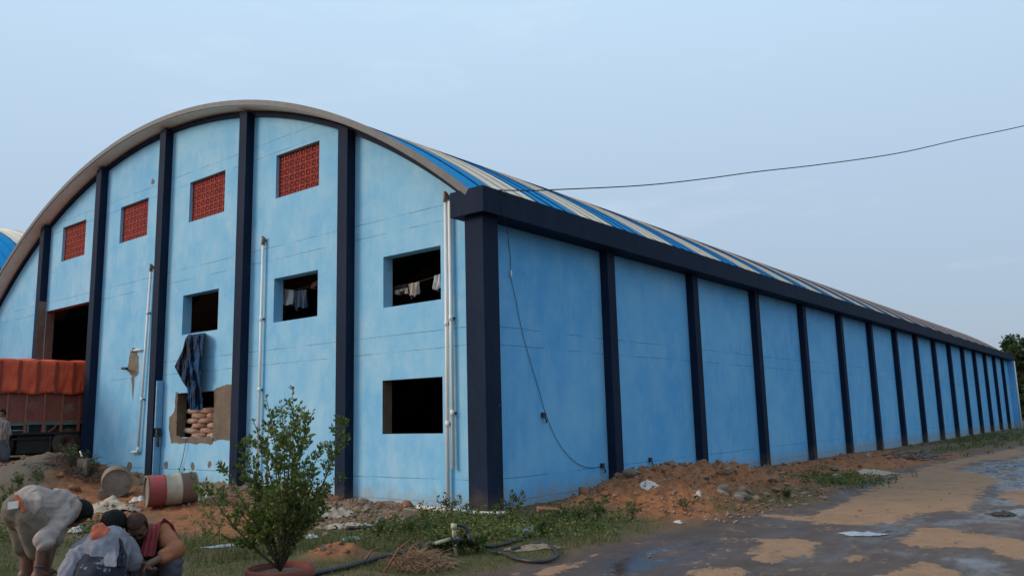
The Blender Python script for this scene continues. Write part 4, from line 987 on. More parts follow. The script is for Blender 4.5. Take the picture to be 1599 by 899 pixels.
def leaves_np(C, Dn, size, rs, fold=.25, wide=.5):
    """C centres, Dn directions, size lengths -> folded diamond leaves (2 triangles each)"""
    n = len(C); d = Dn/np.linalg.norm(Dn, axis=1, keepdims=True); a = rs.normal(size=(n, 3)); s_ = np.cross(d, a); s_ /= np.linalg.norm(s_, axis=1, keepdims=True); nn = np.cross(s_, d)
    L_ = size[:, None]; w = L_*wide*.5
    v0 = C; v2 = C+d*L_; v1 = C+d*L_*.45+s_*w+nn*w*fold; v3 = C+d*L_*.45-s_*w+nn*w*fold
    V = np.stack([v0, v1, v2, v3], 1).reshape(-1, 3); b = np.arange(n)*4
    F = np.concatenate([np.stack([b, b+1, b+2], 1), np.stack([b, b+2, b+3], 1)]); return V, F
def grass_field():
    rs = np.random.RandomState(5); Vs = []; Ts = []
    N = 190000
    # near field, denser towards the camera
    r_ = 3.2+18*rs.rand(N)**1.5; th = YAW+np.radians(rs.uniform(-44, 30, N)); x = CX+r_*np.sin(th); y = CY+r_*np.cos(th)
    N2 = 26000; x = np.append(x, rs.uniform(.3, 6, N2)); y = np.append(y, 4+46*rs.rand(N2)**1.3)
    _, mk = H(x, y, True); g = mk['grass']; keep = (rs.rand(len(x)) < g**1.3*.95*(fbm(x*1.7, y*1.7, 77, 3) > .40)) & ~((x < .35) & (y > -.4))
    x, y, g = x[keep], y[keep], g[keep]; n = len(x); z = H(x, y)
    tall = fbm(x*.8, y*.8, 91, 3); d = np.hypot(x-CX, y-CY)
    h = (.035+.075*rs.rand(n))*(.6+1.3*sst(.45, .7, tall)); w = .004+.0011*d*.5
    a = rs.uniform(0, 2*PI, n); lean = rs.uniform(.1, .8, n)*h; la = rs.uniform(0, 2*PI, n)
    b0 = np.stack([x-np.cos(a)*w/2, y-np.sin(a)*w/2, z-.01], 1); b1 = np.stack([x+np.cos(a)*w/2, y+np.sin(a)*w/2, z-.01], 1)
    tp = np.stack([x+np.cos(la)*lean, y+np.sin(la)*lean, z+h], 1)
    V = np.stack([b0, b1, tp], 1).reshape(-1, 3); F = np.arange(n*3).reshape(-1, 3)
    tint = np.repeat(np.clip(rs.rand(n)*.75+.5*(fbm(x*.6, y*.6, 55, 3)-.3), 0, 1), 3)
    tag(link('grass', fast_mesh('grass', V, F, mGRASS, 3, False, tint)), kind='stuff')
grass_field()
def cover_patch(seed, n, fn, hmin, hmax, lsz):
    """low leafy ground cover: stems of small leaves"""
    rs = np.random.RandomState(seed); x, y = fn(rs, n); z = H(x, y); k = 14
    h = hmin+(hmax-hmin)*rs.rand(n)*np.clip(fbm(x*1.1, y*1.1, 12, 3)*1.6, .3, 1.2)
    t = rs.rand(n, k); ang = rs.uniform(0, 2*PI, (n, k)); rad = .03+.07*rs.rand(n, k)
    C = np.stack([x[:, None]+np.cos(ang)*rad*.6, y[:, None]+np.sin(ang)*rad*.6, z[:, None]+h[:, None]*t], -1).reshape(-1, 3)
    D = np.stack([np.cos(ang), np.sin(ang), rs.uniform(-.2, .9, (n, k))], -1).reshape(-1, 3)
    V, F = leaves_np(C, D, lsz*(.6+.8*rs.rand(n*k)), rs, .3, .6)
    return V, F, np.repeat(np.clip(.05+.45*rs.rand(n*k)+.3*(t.ravel()-.5)+np.repeat(1.6*(fbm(x*1.3, y*1.3, 66, 3)-.35), k), 0, 1), 4)
def reg_weeds(rs, n):
    px = np.concatenate([rs.normal(735, 62, int(n*.6)), rs.normal(905, 40, int(n*.22)), rs.normal(600, 40, max(1, int(n*.05))), rs.normal(760, 50, n-int(n*.6)-int(n*.22)-max(1, int(n*.05)))]); py = np.concatenate([rs.normal(826, 13, int(n*.6)), rs.normal(818, 10, int(n*.22)), rs.normal(830, 8, n-int(n*.6)-int(n*.22))])
    P = np.array([tuple(at_flat(a, min(max(b, 806), 858)))[:2] for a, b in zip(px, py)]); return P[:, 0], P[:, 1]
V, F, T_ = cover_patch(3, 720, reg_weeds, .06, .24, .045)
P2_ = at_flat(18, 835)
V2, F2, T2 = cover_patch(4, 160, lambda rs, n: (P2_.x+rs.normal(0, .8, n), P2_.y+rs.normal(0, .7, n)), .08, .35, .05)
V3, F3, T3 = cover_patch(6, 300, lambda rs, n: (np.clip(rs.normal(3.2, .55, n), 2.4, 5), rs.normal(8.2, 1.1, n)), .05, .18, .05)
V4, F4, T4 = cover_patch(8, 120, lambda rs, n: (rs.uniform(.6, 4.6, n), 20+40*rs.rand(n)), .05, .20, .07)
V = np.vstack([V, V2, V3, V4]); F = np.vstack([F, F2+len(T_), F3+len(T_)+len(T2), F4+len(T_)+len(T2)+len(T3)]); T_ = np.concatenate([T_, T2, T3, T4])
tag(link('ground_cover', fast_mesh('ground_cover', V, F, mWEED, 3, False, T_)), kind='stuff')
def plant(name, label, base, targets, seed, nleaf, lsz, leafmat, group=None, stem_r=.012, cat='plant', sub=5, parts=('stems', 'foliage'), spread=.35, loc=None, wide=.5, tpow=.8, sublen=.30):
    """stems bend from the base to given tips, side twigs, leaves along everything"""
    rs = np.random.RandomState(seed); m = MB(); C = []; D = []
    base = Vector(base)
    def limb(a, b, r_, depth):
        mid = a.lerp(b, .5)+Vector(rs.normal(0, .05, 3))*(b-a).length; pts = []
        for i in range(7): t = i/6; pts.append(a*(1-t)**2+mid*2*t*(1-t)+b*t*t)
        m.tube(pts, [r_*(1-.75*i/6) for i in range(7)], 5)
        Ln = (b-a).length
        k = max(2, int(nleaf*Ln*(1 if depth else .5)))
        for _ in range(k):
            t = rs.rand()**(tpow if depth == 0 else 1)
            if depth == 0 and t < .08: continue
            i = min(int(t*6), 5); p = pts[i].lerp(pts[i+1], t*6-i); d = (pts[i+1]-pts[i]).normalized(); out_ = Vector(rs.normal(0, 1, 3)); out_ -= d*out_.dot(d)
            C.append(p+out_*.006); D.append(out_.normalized()*.8+d*.7+Vector((0, 0, .1)))
        if depth < 2:
            for _ in range(sub if depth == 0 else 2):
                t = rs.uniform(.24, .95); i = min(int(t*6), 5); p = pts[i].lerp(pts[i+1], t*6-i); d = (pts[i+1]-pts[i]).normalized(); o_ = Vector(rs.normal(0, 1, 3)); o_ -= d*o_.dot(d)
                L_ = Ln*rs.uniform(.45, 1)*sublen*(1.15-t*.55)
                limb(p, p+(o_.normalized()*.75+d*.75+Vector((0, 0, .15))).normalized()*L_, r_*.45*(1-.5*t), depth+1)
    for tg in targets: limb(base, base+Vector(tg), stem_r, 0)
    t = thing(name, label, cat, tuple(base), group)
    off = -base; m.v = [tuple(Vector(p)+off) for p in m.v]; m.build(parts[0], [mBARK], t, True)
    C = np.array([tuple(c+off) for c in C]); D = np.array([tuple(d) for d in D])
    V, F = leaves_np(C, D, lsz*(.55+.9*rs.rand(len(C))), rs, .3, wide)
    tint = np.clip(.15+.55*rs.rand(len(C))+.25*(mnoise_arr(C)), 0, 1)
    fo = link(parts[1], fast_mesh(parts[1], V, F, leafmat, 3, False, np.repeat(tint, 4)), t); return t
def mnoise_arr(C): return np.array([mnoise.noise(Vector(c)*4) for c in C])
# potted shrub
pc = at_d(438, 884, 7.1); gz = Hs(pc.x, pc.y); rim = pc.z
tips = [(415, 616, .0), (457, 604, .15), (440, 640, -.2), (490, 640, .1), (470, 650, -.25), (541, 653, .05), (528, 700, .25), (395, 655, .25), (372, 690, -.2), (345, 722, .1), (317, 752, .0), (338, 770, .3), (530, 742, -.1), (505, 690, .3), (420, 660, .4), (455, 660, -.4), (500, 775, .2), (365, 760, -.35), (480, 720, .45), (400, 720, .4), (430, 700, -.45)]
base = Vector((pc.x, pc.y, rim-.03))
tg = []
for u, v, dd in tips: tg.append(at_d(u, v, 7.1+dd)-base)
sh = plant('potted_shrub', 'bushy green shrub in a round terracotta pot in the foreground', base, tg, 3, 200, .034, mLEAF, None, .010, 'shrub', 9, spread=.4, wide=.58, tpow=.8, sublen=.24)
mPOT = M('terracotta_pot', (.26, .07, .045), (.18, .05, .035), 5, .85, .3, bscale=25)
hz = gz-rim-.02
MB().lathe([(.20, hz+.0), (.255, -.09), (.262, -.085), (.275, -.075), (.278, -.01), (.27, .0), (.255, .0), (.25, -.05)], 40).build('pot', [mPOT], sh, True, (0, 0, .03))
MB().lathe([(.001, -.035), (.12, -.04), (.252, -.05)], 30).build('pot_soil', [M('pot_soil_earth', (.13, .10, .08), (.08, .06, .045), 14, .95, .5)], sh, True, (0, 0, .03))
# loose thin branch left of the pot
plant('dry_sapling', 'thin straggly sapling left of the potted shrub', hit(298, 842), [at_d(352, 783, 8.8)-hit(298, 842), at_d(330, 800, 8.9)-hit(298, 842)], 8, 60, .035, mLEAF, None, .008, 'sapling', 3)
# small leafy plants one can pick out
for i, (u, v, h, n_, s_, lab) in enumerate([
    (803, 806, .40, 7, .055, 'young leafy plant standing against the side wall by the corner column'),
    (728, 804, .30, 5, .045, 'spindly weed in front of the corner column'),
    (775, 806, .26, 5, .04, 'low weed at the right foot of the corner column'),
    (700, 806, .36, 8, .05, 'bushy weed growing over the white ground pipe'),
    (720, 866, .25, 10, .09, 'broad leaved weed at the foot of the standpipe'),
    (745, 862, .22, 9, .08, 'broad leaved weed right of the standpipe'),
    (690, 868, .22, 9, .08, 'broad leaved weed left of the standpipe by the brush heap'),
    (935, 812, .36, 10, .05, 'dark bushy weed at the near end of the orange heap'),
    (985, 815, .34, 8, .045, 'dark leafy weed on the front slope of the orange heap'),
    (905, 816, .28, 9, .05, 'low leafy weed left of the orange heap'),
    (590, 838, .22, 8, .05, 'dark weed growing over the hose before the gable'),
    (665, 815, .30, 6, .04, 'thin reddish weed by the rubble left of the ground pipe'),
    (640, 838, .24, 8, .05, 'leafy weed in the grass behind the brush heap'),
    (1230, 778, .16, 9, .045, 'dense green clump on the grassy strip beyond the heap'),
    (1070, 800, .22, 6, .045, 'small weed low on the middle of the orange heap'),
    (112, 728, .5, 12, .05, 'dusty dark weed on the sand heap by the second pilaster'),
    (140, 745, .4, 10, .05, 'dark weed at the foot of the second pilaster'),
    (60, 752, .35, 9, .045, 'small weed on the front of the sand heap'),
    (30, 765, .4, 9, .05, 'weed low on the sand heap near the left edge'),
    (18, 800, .62, 9, .07, 'tall weed at the left edge behind the stooping man'),
    (35, 815, .45, 9, .07, 'leafy weed beside the stooping man at the left edge'),
    (850, 838, .26, 12, .06, 'leafy clump between the blue plastic and the wet track')]):
    b = hit(u, v); rs_ = random.Random(i+40)
    tgs = [Vector((rs_.gauss(0, .33)*h, rs_.gauss(0, .33)*h, h*rs_.uniform(.6, 1.05))) for _ in range(n_)]
    plant('weed_plant', lab, b-Vector((0, 0, .01)), tgs, 60+i, 60 if s_ < .07 else 30, s_*.85, mWEED, None, .005, 'weed', 3)
# dry brush heap
def brush(b, label, n, rx, hh, mat, seed, th=.004):
    rs = random.Random(seed); m = MB()
    for k in range(n):
        a = rs.uniform(0, 2*PI); r_ = rs.random()**.6*rx; p = b+Vector((math.cos(a)*r_*1.2, math.sin(a)*r_, 0)); p.z = Hs_fast(p.x, p.y)+.01+.5*hh*rs.random()*(1-r_/rx)
        a2 = rs.uniform(0, 2*PI); L_ = rs.uniform(.4, 1.2)*rx; d = Vector((math.cos(a2)*.8, math.sin(a2)*.8, rs.uniform(.05, .9)))*L_
        d.z = min(d.z, hh*(1-r_/rx/1.2)); m.tube([p, p+d*.5+Vector((0, 0, .03)), p+d+Vector((0, 0, -.02))], [th, th*.8, th*.5], 3, caps=False)
    o = m.build('brush_heap', [mat], None); tag(o, label, 'brush heap'); origin_to(o, b)
mTWIG = M('dry_twigs', (.22, .11, .06), (.32, .20, .12), 9, .9, .1)
brush(hit(655, 886), 'heap of dry brown brushwood in front of the hose', 420, .30, .24, mTWIG, 4)
brush(hit(122, 738), 'dark tangle of dead brushwood on the rubbish by the second pilaster', 170, .55, .34, M('dark_twigs', (.04, .035, .03), (.075, .06, .045), 9, .9, .1), 5, .008)
# trees behind the far end
def tree(label, x, y, h, cr_, seed, group=None, n=5200):
    rs = np.random.RandomState(seed); z0 = Hs(x, y); t = thing('tree', label, 'tree', (x, y, z0), group); m = MB()
    m.tube([(0, 0, -.1), (rs.normal(0, .1), rs.normal(0, .1), h*.3), (rs.normal(0, .3), rs.normal(0, .3), h*.62)], [.26, .19, .08], 8); cl = []
    for k in range(16):
        a = rs.uniform(0, 2*PI); zz = h*rs.uniform(.28, .93); rr = cr_*rs.uniform(.35, .95)*math.sin(PI*min(1, max(.12, (zz/h-.08)/.98)))**.6
        c = Vector((math.cos(a)*rr, math.sin(a)*rr, zz)); cl.append((c, cr_*rs.uniform(.22, .46))); m.tube([(0, 0, zz*.55), tuple(c*.6+Vector((0, 0, zz*.25))), tuple(c)], [.08, .05, .02], 5)
    m.build('trunk', [mBARK], t, True); C = []; D = []
    for i in range(n):
        c, r_ = cl[rs.randint(len(cl))]; d = rs.normal(0, 1, 3); d /= np.linalg.norm(d); p = np.array(c)+d*r_*rs.rand()**.45*np.array([1, 1, .8])
        C.append(p); D.append(d+np.array([0, 0, -.2])+rs.normal(0, .5, 3))
    C = np.array(C); D = np.array(D); V, F = leaves_np(C, D, .30*(.6+.8*rs.rand(n)), rs, .3, .6)
    tint = np.clip(.1+.6*rs.rand(n)+.25*mnoise_arr(C*.2), 0, 1); link('crown', fast_mesh('crown', V, F, mTREE, 3, False, np.repeat(tint, 4)), t)
tree('tallest dark tree just beyond the far end of the side wall', 2.3, 80, 9.3, 3.0, 1); tree('dark bushy tree at the right edge beyond the warehouse', 4.6, 82, 8.2, 3.0, 2)
tree('tree whose top shows above the far end of the roof', -.9, 86, 9.5, 2.2, 3); tree('low dark tree in front of the trees at the right edge', 3.2, 74, 5.0, 2.2, 4)
for i, (x, y, h) in enumerate(((9, 86, 8.5), (14, 83, 9.3), (19, 88, 8.0), (-9, 90, 8.5))): tree(('tree out in the row right of the warehouse end', 'taller tree further along the row', 'last tree of the row', 'tree standing behind the warehouse end')[i], x, y, h, 3, 10+i, None, 2600)
def far_wood():
    rs = np.random.RandomState(9); n = 16000; x = rs.uniform(-60, 160, n); y = rs.uniform(100, 125, n); hh = 7*(.5+fbm(x*.12, y*.12, 4, 3)); z = rs.rand(n)**.7*hh
    C = np.stack([x, y, z-.3], 1); D = rs.normal(0, 1, (n, 3)); V, F = leaves_np(C, D, 1.5*(.6+.8*rs.rand(n)), rs, .3, .7)
    tag(link('far_wood', fast_mesh('far_wood', V, F, mTREE, 3, False, np.repeat(np.clip(.2+.5*rs.rand(n), 0, 1), 4))), kind='stuff')
far_wood()

# ------------------------------------------------------------------ people
def skin_mat(name, a, b):
    return M(name, a, b, 9, .6, .1, obj=True)
mSKIN = skin_mat('brown_skin', (.17, .085, .055), (.13, .065, .042)); mSKIND = skin_mat('dark_brown_skin', (.17, .075, .045), (.12, .055, .034))
mHAIR = M('black_hair', (.006, .006, .007), (.015, .013, .012), 40, .7, .5, obj=True, bscale=90, spec=.12)
mSHIRT1 = M('pale_beige_shirt', (.37, .30, .26), (.27, .215, .185), 7, .9, .4, bscale=8, bdist=.04, obj=True); mSHORT = M('khaki_shorts', (.19, .155, .11), (.12, .095, .07), 7, .9, .4, bscale=8, bdist=.04, obj=True)
mGREYS = M('grey_shirt', (.25, .24, .27), (.14, .135, .16), 7, .9, .4, bscale=8, bdist=.04, obj=True); mCAMO = M('dark_patterned_cloth', (.012, .016, .026), (.20, .20, .21), 13, .9, .2, obj=True, lo=.56, hi=.60)
mORC = M('orange_cloth', (.52, .12, .055), (.40, .085, .04), 6, .9, .3, obj=True); mREDSC = M('dark_red_scarf', (.28, .03, .032), (.15, .018, .02), 9, .9, .8, obj=True)
mORSL = M('rusty_orange_shirt', (.42, .15, .065), (.27, .095, .045), 8, .9, .4, bscale=8, bdist=.04, obj=True); mDKV = M('black_vest', (.012, .012, .018), (.02, .02, .026), 6, .9, .2, obj=True)
mGTR = M('grey_trousers', (.12, .12, .14), (.07, .07, .085), 7, .9, .4, bscale=8, bdist=.04, obj=True); mWHT = M('white_phone', (.75, .74, .70), None, 8, .4, 0)
mSTRIPE = M('striped_shirt', (.42, .30, .24), (.16, .11, .10), 6, .9, .1, obj=True, stretch=(6, 6, .6), lo=.46, hi=.54)
def blobs(name, caps, ells, voxel, smooth, mat, parent=None, fold=0.0, ff=9.0, fdir=None):
    """tapered limbs and ellipsoids fused into one continuous skin"""
    m = MB()
    for a, b, ra, rb in caps:
        a, b = Vector(a), Vector(b); d = (b-a); L_ = d.length; d = d/L_ if L_ > 1e-6 else Vector((0, 0, 1)); pts = []; rs = []
        for k in range(4): t = math.cos(PI/2*k/4+0); ang = PI/2*(1-k/4); pts.append(a-d*ra*math.sin(ang)); rs.append(max(ra*math.cos(ang), ra*.05))
        pts.append(a); rs.append(ra); pts.append(b); rs.append(rb)
        for k in range(1, 5): ang = PI/2*k/4; pts.append(b+d*rb*math.sin(ang)); rs.append(max(rb*math.cos(ang), rb*.05))
        m.tube(pts, rs, 14)
    for c, rad, rot in ells:
        bm = bmesh.new(); bmesh.ops.create_uvsphere(bm, u_segments=18, v_segments=12, radius=1); c = Vector(c)
        vs = [tuple(c+rot @ Vector((v.co.x*rad[0], v.co.y*rad[1], v.co.z*rad[2]))) for v in bm.verts]; m.add(vs, [[v.index for v in f.verts] for f in bm.faces]); bm.free()
    me0 = m.mesh('tmp', []); o = bpy.data.objects.new('tmp', me0); COL.objects.link(o)
    r_ = o.modifiers.new('r', 'REMESH'); r_.mode = 'VOXEL'; r_.voxel_size = voxel
    s_ = o.modifiers.new('s', 'SMOOTH'); s_.iterations = smooth; s_.factor = .5
    dg = bpy.context.evaluated_depsgraph_get(); me = bpy.data.meshes.new_from_object(o.evaluated_get(dg)); bpy.data.objects.remove(o); bpy.data.meshes.remove(me0)
    me.name = name; me.materials.clear()
    for q in (mat if isinstance(mat, (list, tuple)) else [mat]): me.materials.append(q)
    if fold:
        for v in me.vertices:
            p = v.co; a = mnoise.noise(Vector((p.x*ff, p.y*ff, p.z*ff*.5))); f = a+1.1*(.35-abs(mnoise.noise(Vector((p.x*ff*1.3+3, p.y*ff*1.3, p.z*ff*.6+a)))))+.4*(.3-abs(mnoise.noise(p*ff*2.4))); v.co = p+v.normal*f*fold
    if fdir is not None:                               # drawn creases: short wavelength across fdir, long along the cloth
        a = Vector(fdir[0]).normalized(); b = a.orthogonal().normalized(); c = a.cross(b); amp = fdir[1]; w = fdir[2]
        for v in me.vertices:
            p = v.co; q = Vector((p.dot(a)*w, p.dot(b)*w*.22, p.dot(c)*w*.22)); q.x += 1.2*mnoise.noise(p*5)
            f = .38-abs(mnoise.noise(q))*1.3+.5*mnoise.noise(q*1.9+Vector((3, 1, 7))); v.co = p+v.normal*f*amp
    me.polygons.foreach_set('use_smooth', [True]*len(me.polygons)); me.update()
    return link(name, me, parent)
HS = .90
def frame(fwd, up):
    """columns: right-hand x=left side, y=forward, z=up of a head"""
    f = Vector(fwd).normalized(); u = Vector(up); u = (u-f*u.dot(f)).normalized(); l = u.cross(f); return Matrix((l*HS, f*HS, u*HS)).transposed()
def head_parts(c, fwd, up):
    R3 = frame(fwd, up); c = Vector(c); P = lambda x, y, z: c+R3 @ Vector((x, y, z))
    ells = [(c+R3 @ Vector((0, -.012, .03)), (.074, .092, .088), R3), (P(0, .022, -.045), (.058, .062, .068), R3), (P(0, .075, -.022), (.013, .020, .022), R3), (P(0, .082, -.034), (.017, .012, .010), R3),
            (P(.030, .070, .018), (.024, .012, .009), R3), (P(-.030, .070, .018), (.024, .012, .009), R3), (P(0, .068, -.066), (.024, .011, .008), R3), (P(0, .066, -.082), (.020, .011, .008), R3), (P(0, .055, -.108), (.026, .020, .018), R3),
            (P(.078, -.012, -.012), (.010, .020, .031), R3), (P(-.078, -.012, -.012), (.010, .020, .031), R3), (P(.045, .05, -.03), (.022, .02, .02), R3), (P(-.045, .05, -.03), (.022, .02, .02), R3)]
    return R3, P, ells
def face_details(person, R3, P):
    for sx in (.029, -.029):
        e = MB(); bm = bmesh.new(); bmesh.ops.create_uvsphere(bm, u_segments=10, v_segments=8, radius=1)
        e.add([tuple(P(sx, .070, .004)+R3 @ Vector((v.co.x*.013, v.co.y*.007, v.co.z*.007))) for v in bm.verts], [[v.index for v in f.verts] for f in bm.faces]); bm.free(); e.build('eye', [mHAIR], person, True)
        MB().tube([P(sx-.018, .081, .022), P(sx, .086, .027), P(sx+.018, .080, .022)], .0045, 6).build('eyebrow', [mHAIR], person, True)
def hair_cap(person, c, R3, P, th=.012, low=-.03, front=.045, mat=None, name='hair'):
    bm = bmesh.new(); bmesh.ops.create_uvsphere(bm, u_segments=28, v_segments=20, radius=1); m = MB(); keep = {}; vs = []
    for v in bm.verts:
        q = Vector((v.co.x*(.074+th), v.co.y*(.092+th)-.012, v.co.z*(.088+th)+.03)); n_ = mnoise.noise(v.co*11)*.009; q *= 1+n_*4; keep[v.index] = (q.z > low and q.y < front) or q.z > .075; vs.append(P(*q))
    fs = [[v.index for v in f.verts] for f in bm.faces if all(keep[v.index] for v in f.verts)]; bm.free(); m.add([tuple(v) for v in vs], fs)
    o = m.build(name, [mat or mHAIR], person, True); o.modifiers.new('t', 'SOLIDIFY').thickness = .012; return o
def hand_caps(wrist, pdir, palm_n, curl=.5, side=1):
    """palm, five fingers with two bends, thumb from the side of the palm"""
    w = Vector(wrist); d = Vector(pdir).normalized(); n = Vector(palm_n); n = (n-d*n.dot(d)).normalized(); s_ = d.cross(n)*side; caps = []
    caps.append((w, w+d*.05, .026, .030)); k0 = w+d*.085
    for i, (off, L_) in enumerate(((.030, .072), (.010, .080), (-.010, .074), (-.029, .058))):
        a = w+d*.035+s_*off*.7; k = k0+s_*off; caps.append((a, k, .013, .0105)); dd = d
        for j, f in enumerate((.45, .32, .23)):
            ang = curl*(.55+.35*j); dd = (dd*math.cos(ang)+n*math.sin(ang)).normalized(); e = k+dd*L_*f; caps.append((k, e, .0098-.001*j, .009-.001*j)); k = e
    t0 = w+d*.025+s_*.026; t1 = t0+(d*.6+s_*.75+n*.25).normalized()*.042; t2 = t1+(d*.85+s_*.2+n*.5).normalized()*.032; caps += [(t0, t1, .0135, .0115), (t1, t2, .011, .009)]
    return caps
def foot_caps(ankle, fwd):
    a = Vector(ankle); f = Vector((fwd[0], fwd[1], 0)).normalized(); z = a.z; c = [(a+Vector((0, 0, -.0)), a-f*.04+Vector((0, 0, -.05)), .040, .036), (a-f*.03+Vector((0, 0, -.05)), a+f*.13+Vector((0, 0, -.06)), .036, .028)]
    s_ = f.cross(Vector((0, 0, 1)))
    for k in range(5): c.append((a+f*.11+s_*(k-2)*.018+Vector((0, 0, -.062)), a+f*(.19-.012*abs(k-.8))+s_*(k-2)*.021+Vector((0, 0, -.07)), .014, .010))
    return c
def person(label, base):
    return label, Vector(base)
def finish(body, label, base, kids, group=None):
    tag(body, label, 'person', group); b = Vector(base); body.data.transform(Matrix.Translation(-b)); body.location = b
    for k in kids:
        k.data.transform(Matrix.Translation(-b)); k.parent = body; k.location = (0, 0, 0)
J = at_d
UP = Vector((0, 0, 1))
def G(u, d, up=.075):                                 # ankle standing on the ground under a picture column
    p = J(u, 899, d); return Vector((p.x, p.y, Hs(p.x, p.y)+up))
def strip_cloth(name, pts, width_dir, w, mat, seed=0, nu=14, nv=40, amp=.012):
    """a scarf: a band following a path, folded lengthwise"""
    P = [Vector(p) for p in pts]; wd = [Vector(q) for q in width_dir]
    def fn(s, t):
        k = t*(len(P)-1); i = min(int(k), len(P)-2); f = k-i; p = P[i].lerp(P[i+1], f*f*(3-2*f)*.5+f*.5); d = wd[i].lerp(wd[i+1], f); ww = w if not isinstance(w, (list, tuple)) else w[i]*(1-f)+w[i+1]*f
        tang = (P[i+1]-P[i]).normalized(); n = d.cross(tang).normalized()
        return p+d*(s-.5)*ww+n*(amp*math.sin(s*17+seed+t*2)+amp*.5*math.sin(s*31+t*7+seed))
    o = MB().grid(fn, nu, nv).build(name, [mat], None, True); o.modifiers.new('t', 'SOLIDIFY').thickness = .006; return o

# --- stooping man in a pale shirt and khaki shorts
def man_stooping():
    D = (cR2*.80+cF2*.60).normalized(); Rt = (cR2*.60-cF2*.80).normalized(); d0 = 7.0
    pel = J(36, 797, d0+.02); hipR = J(46, 806, 6.93); hipL = J(33, 804, 7.11)
    waist = J(62, 789, d0+.10); ch = J(94, 794, d0+.23); nk = J(110, 800, d0+.29); hd = J(119, 804, d0+.325)
    shR = J(100, 803, 7.06); elR = J(67, 846, 6.80); wrR = J(60, 889, 6.80); shL = J(98, 799, 7.42); elL = J(84, 842, 7.22); wrL = J(74, 884, 7.10)
    knR = J(66, 868, 6.98); anR = G(67, 7.02); knL = J(45, 868, 7.12); anL = G(43, 7.16)
    fw = (D*.35-UP*.94).normalized(); upv = (D*.94+UP*.1).normalized(); R3, P, ells = head_parts(hd, fw, upv)
    caps = [(pel, waist, .135, .115), (waist, ch, .115, .135), (ch, nk, .10, .055), (nk, hd, .052, .055), (shR, elR, .052, .040), (elR, wrR, .040, .027), (shL, elL, .052, .040), (elL, wrL, .040, .027), (ch, shR, .09, .06), (ch, shL, .09, .06),
            (hipR, knR, .085, .056), (knR, anR, .056, .036), (hipL, knL, .085, .056), (knL, anL, .056, .036), (pel, hipR, .12, .09), (pel, hipL, .12, .09), (knR.lerp(anR, .22)-D*.015, knR.lerp(anR, .45)-D*.01, .054, .048), (knL.lerp(anL, .22)-D*.015, knL.lerp(anL, .45)-D*.01, .054, .048)]
    caps += hand_caps(wrR, (wrR-elR)*.7+(D*.3-UP*.2)*.1, -Rt, .5, 1)+hand_caps(wrL, (wrL-elL)*.8+D*.03, Rt, .5, -1)+foot_caps(anR, D)+foot_caps(anL, D)
    body = blobs('person', caps, ells, .009, 5, mSKIND)
    kids = [hair_cap(None, hd, R3, P, .010, -.045, .05)]
    bl = waist.lerp(pel, .3)
    sh = blobs('shirt', [(pel.lerp(waist, .5)+UP*.01, ch, .158, .145), (waist-UP*.06, ch-UP*.03, .12, .115), (ch, nk, .125, .070), (ch, shR, .10, .066), (ch, shL, .10, .066), (shR, elR, .068, .052), (shL, elL, .068, .055), (elR.lerp(shR, .20), elR, .066, .066), (elL.lerp(shL, .16), elL, .064, .064)], [], .010, 3, mSHIRT1, None, .005, 6, (UP*.7-D*.5+cF2*.2, .017, 15))
    kids.append(sh)
    hemR = hipR.lerp(knR, .80); hemL = hipL.lerp(knL, .68)
    kids.append(blobs('shorts', [(pel, pel.lerp(waist, .30), .142, .128), (pel, hipR, .135, .10), (pel, hipL, .135, .10), (hipR, hemR, .100, .086), (hipL, hemL, .100, .088)], [], .011, 2, mSHORT, None, .005, 7, (cR2*.7+UP*.5, .014, 14)))
    kids.append(blobs('orange_waistband', [(J(26, 774, 6.90), J(33, 786, 6.88), .014, .020), (J(33, 786, 6.88), J(38, 798, 6.86), .020, .012)], [], .008, 3, mORC, None, .006, 20))
    ph = MB(); c_ = J(20.5, 788, 6.85); ph.obox(c_, cR2*.036+UP*.004, cF2*.004, UP*.026); kids.append(ph.build('phone', [mWHT], None))
    wb = MB().tube([wrR.lerp(elR, .10), wrR.lerp(elR, .16)], .034, 14).build('wristband', [mCB], None, True); kids.append(wb)
    tailp = [J(34, 774, 6.90), J(48, 781, 6.82), J(46, 797, 6.79), J(44, 806, 6.80)]
    kids.append(strip_cloth('shirt_tail', [J(43, 768, 6.93), J(47, 780, 6.865), J(50, 794, 6.85), J(48, 805, 6.86)], [cR2, cR2, cR2, cR2], [.19, .17, .12, .04], mSHIRT1, 2, 12, 20, .003))
    finish(body, 'man stooping in pale shirt and khaki shorts, white phone in his back pocket', (anR+anL)/2-UP*.075, kids)
man_stooping()

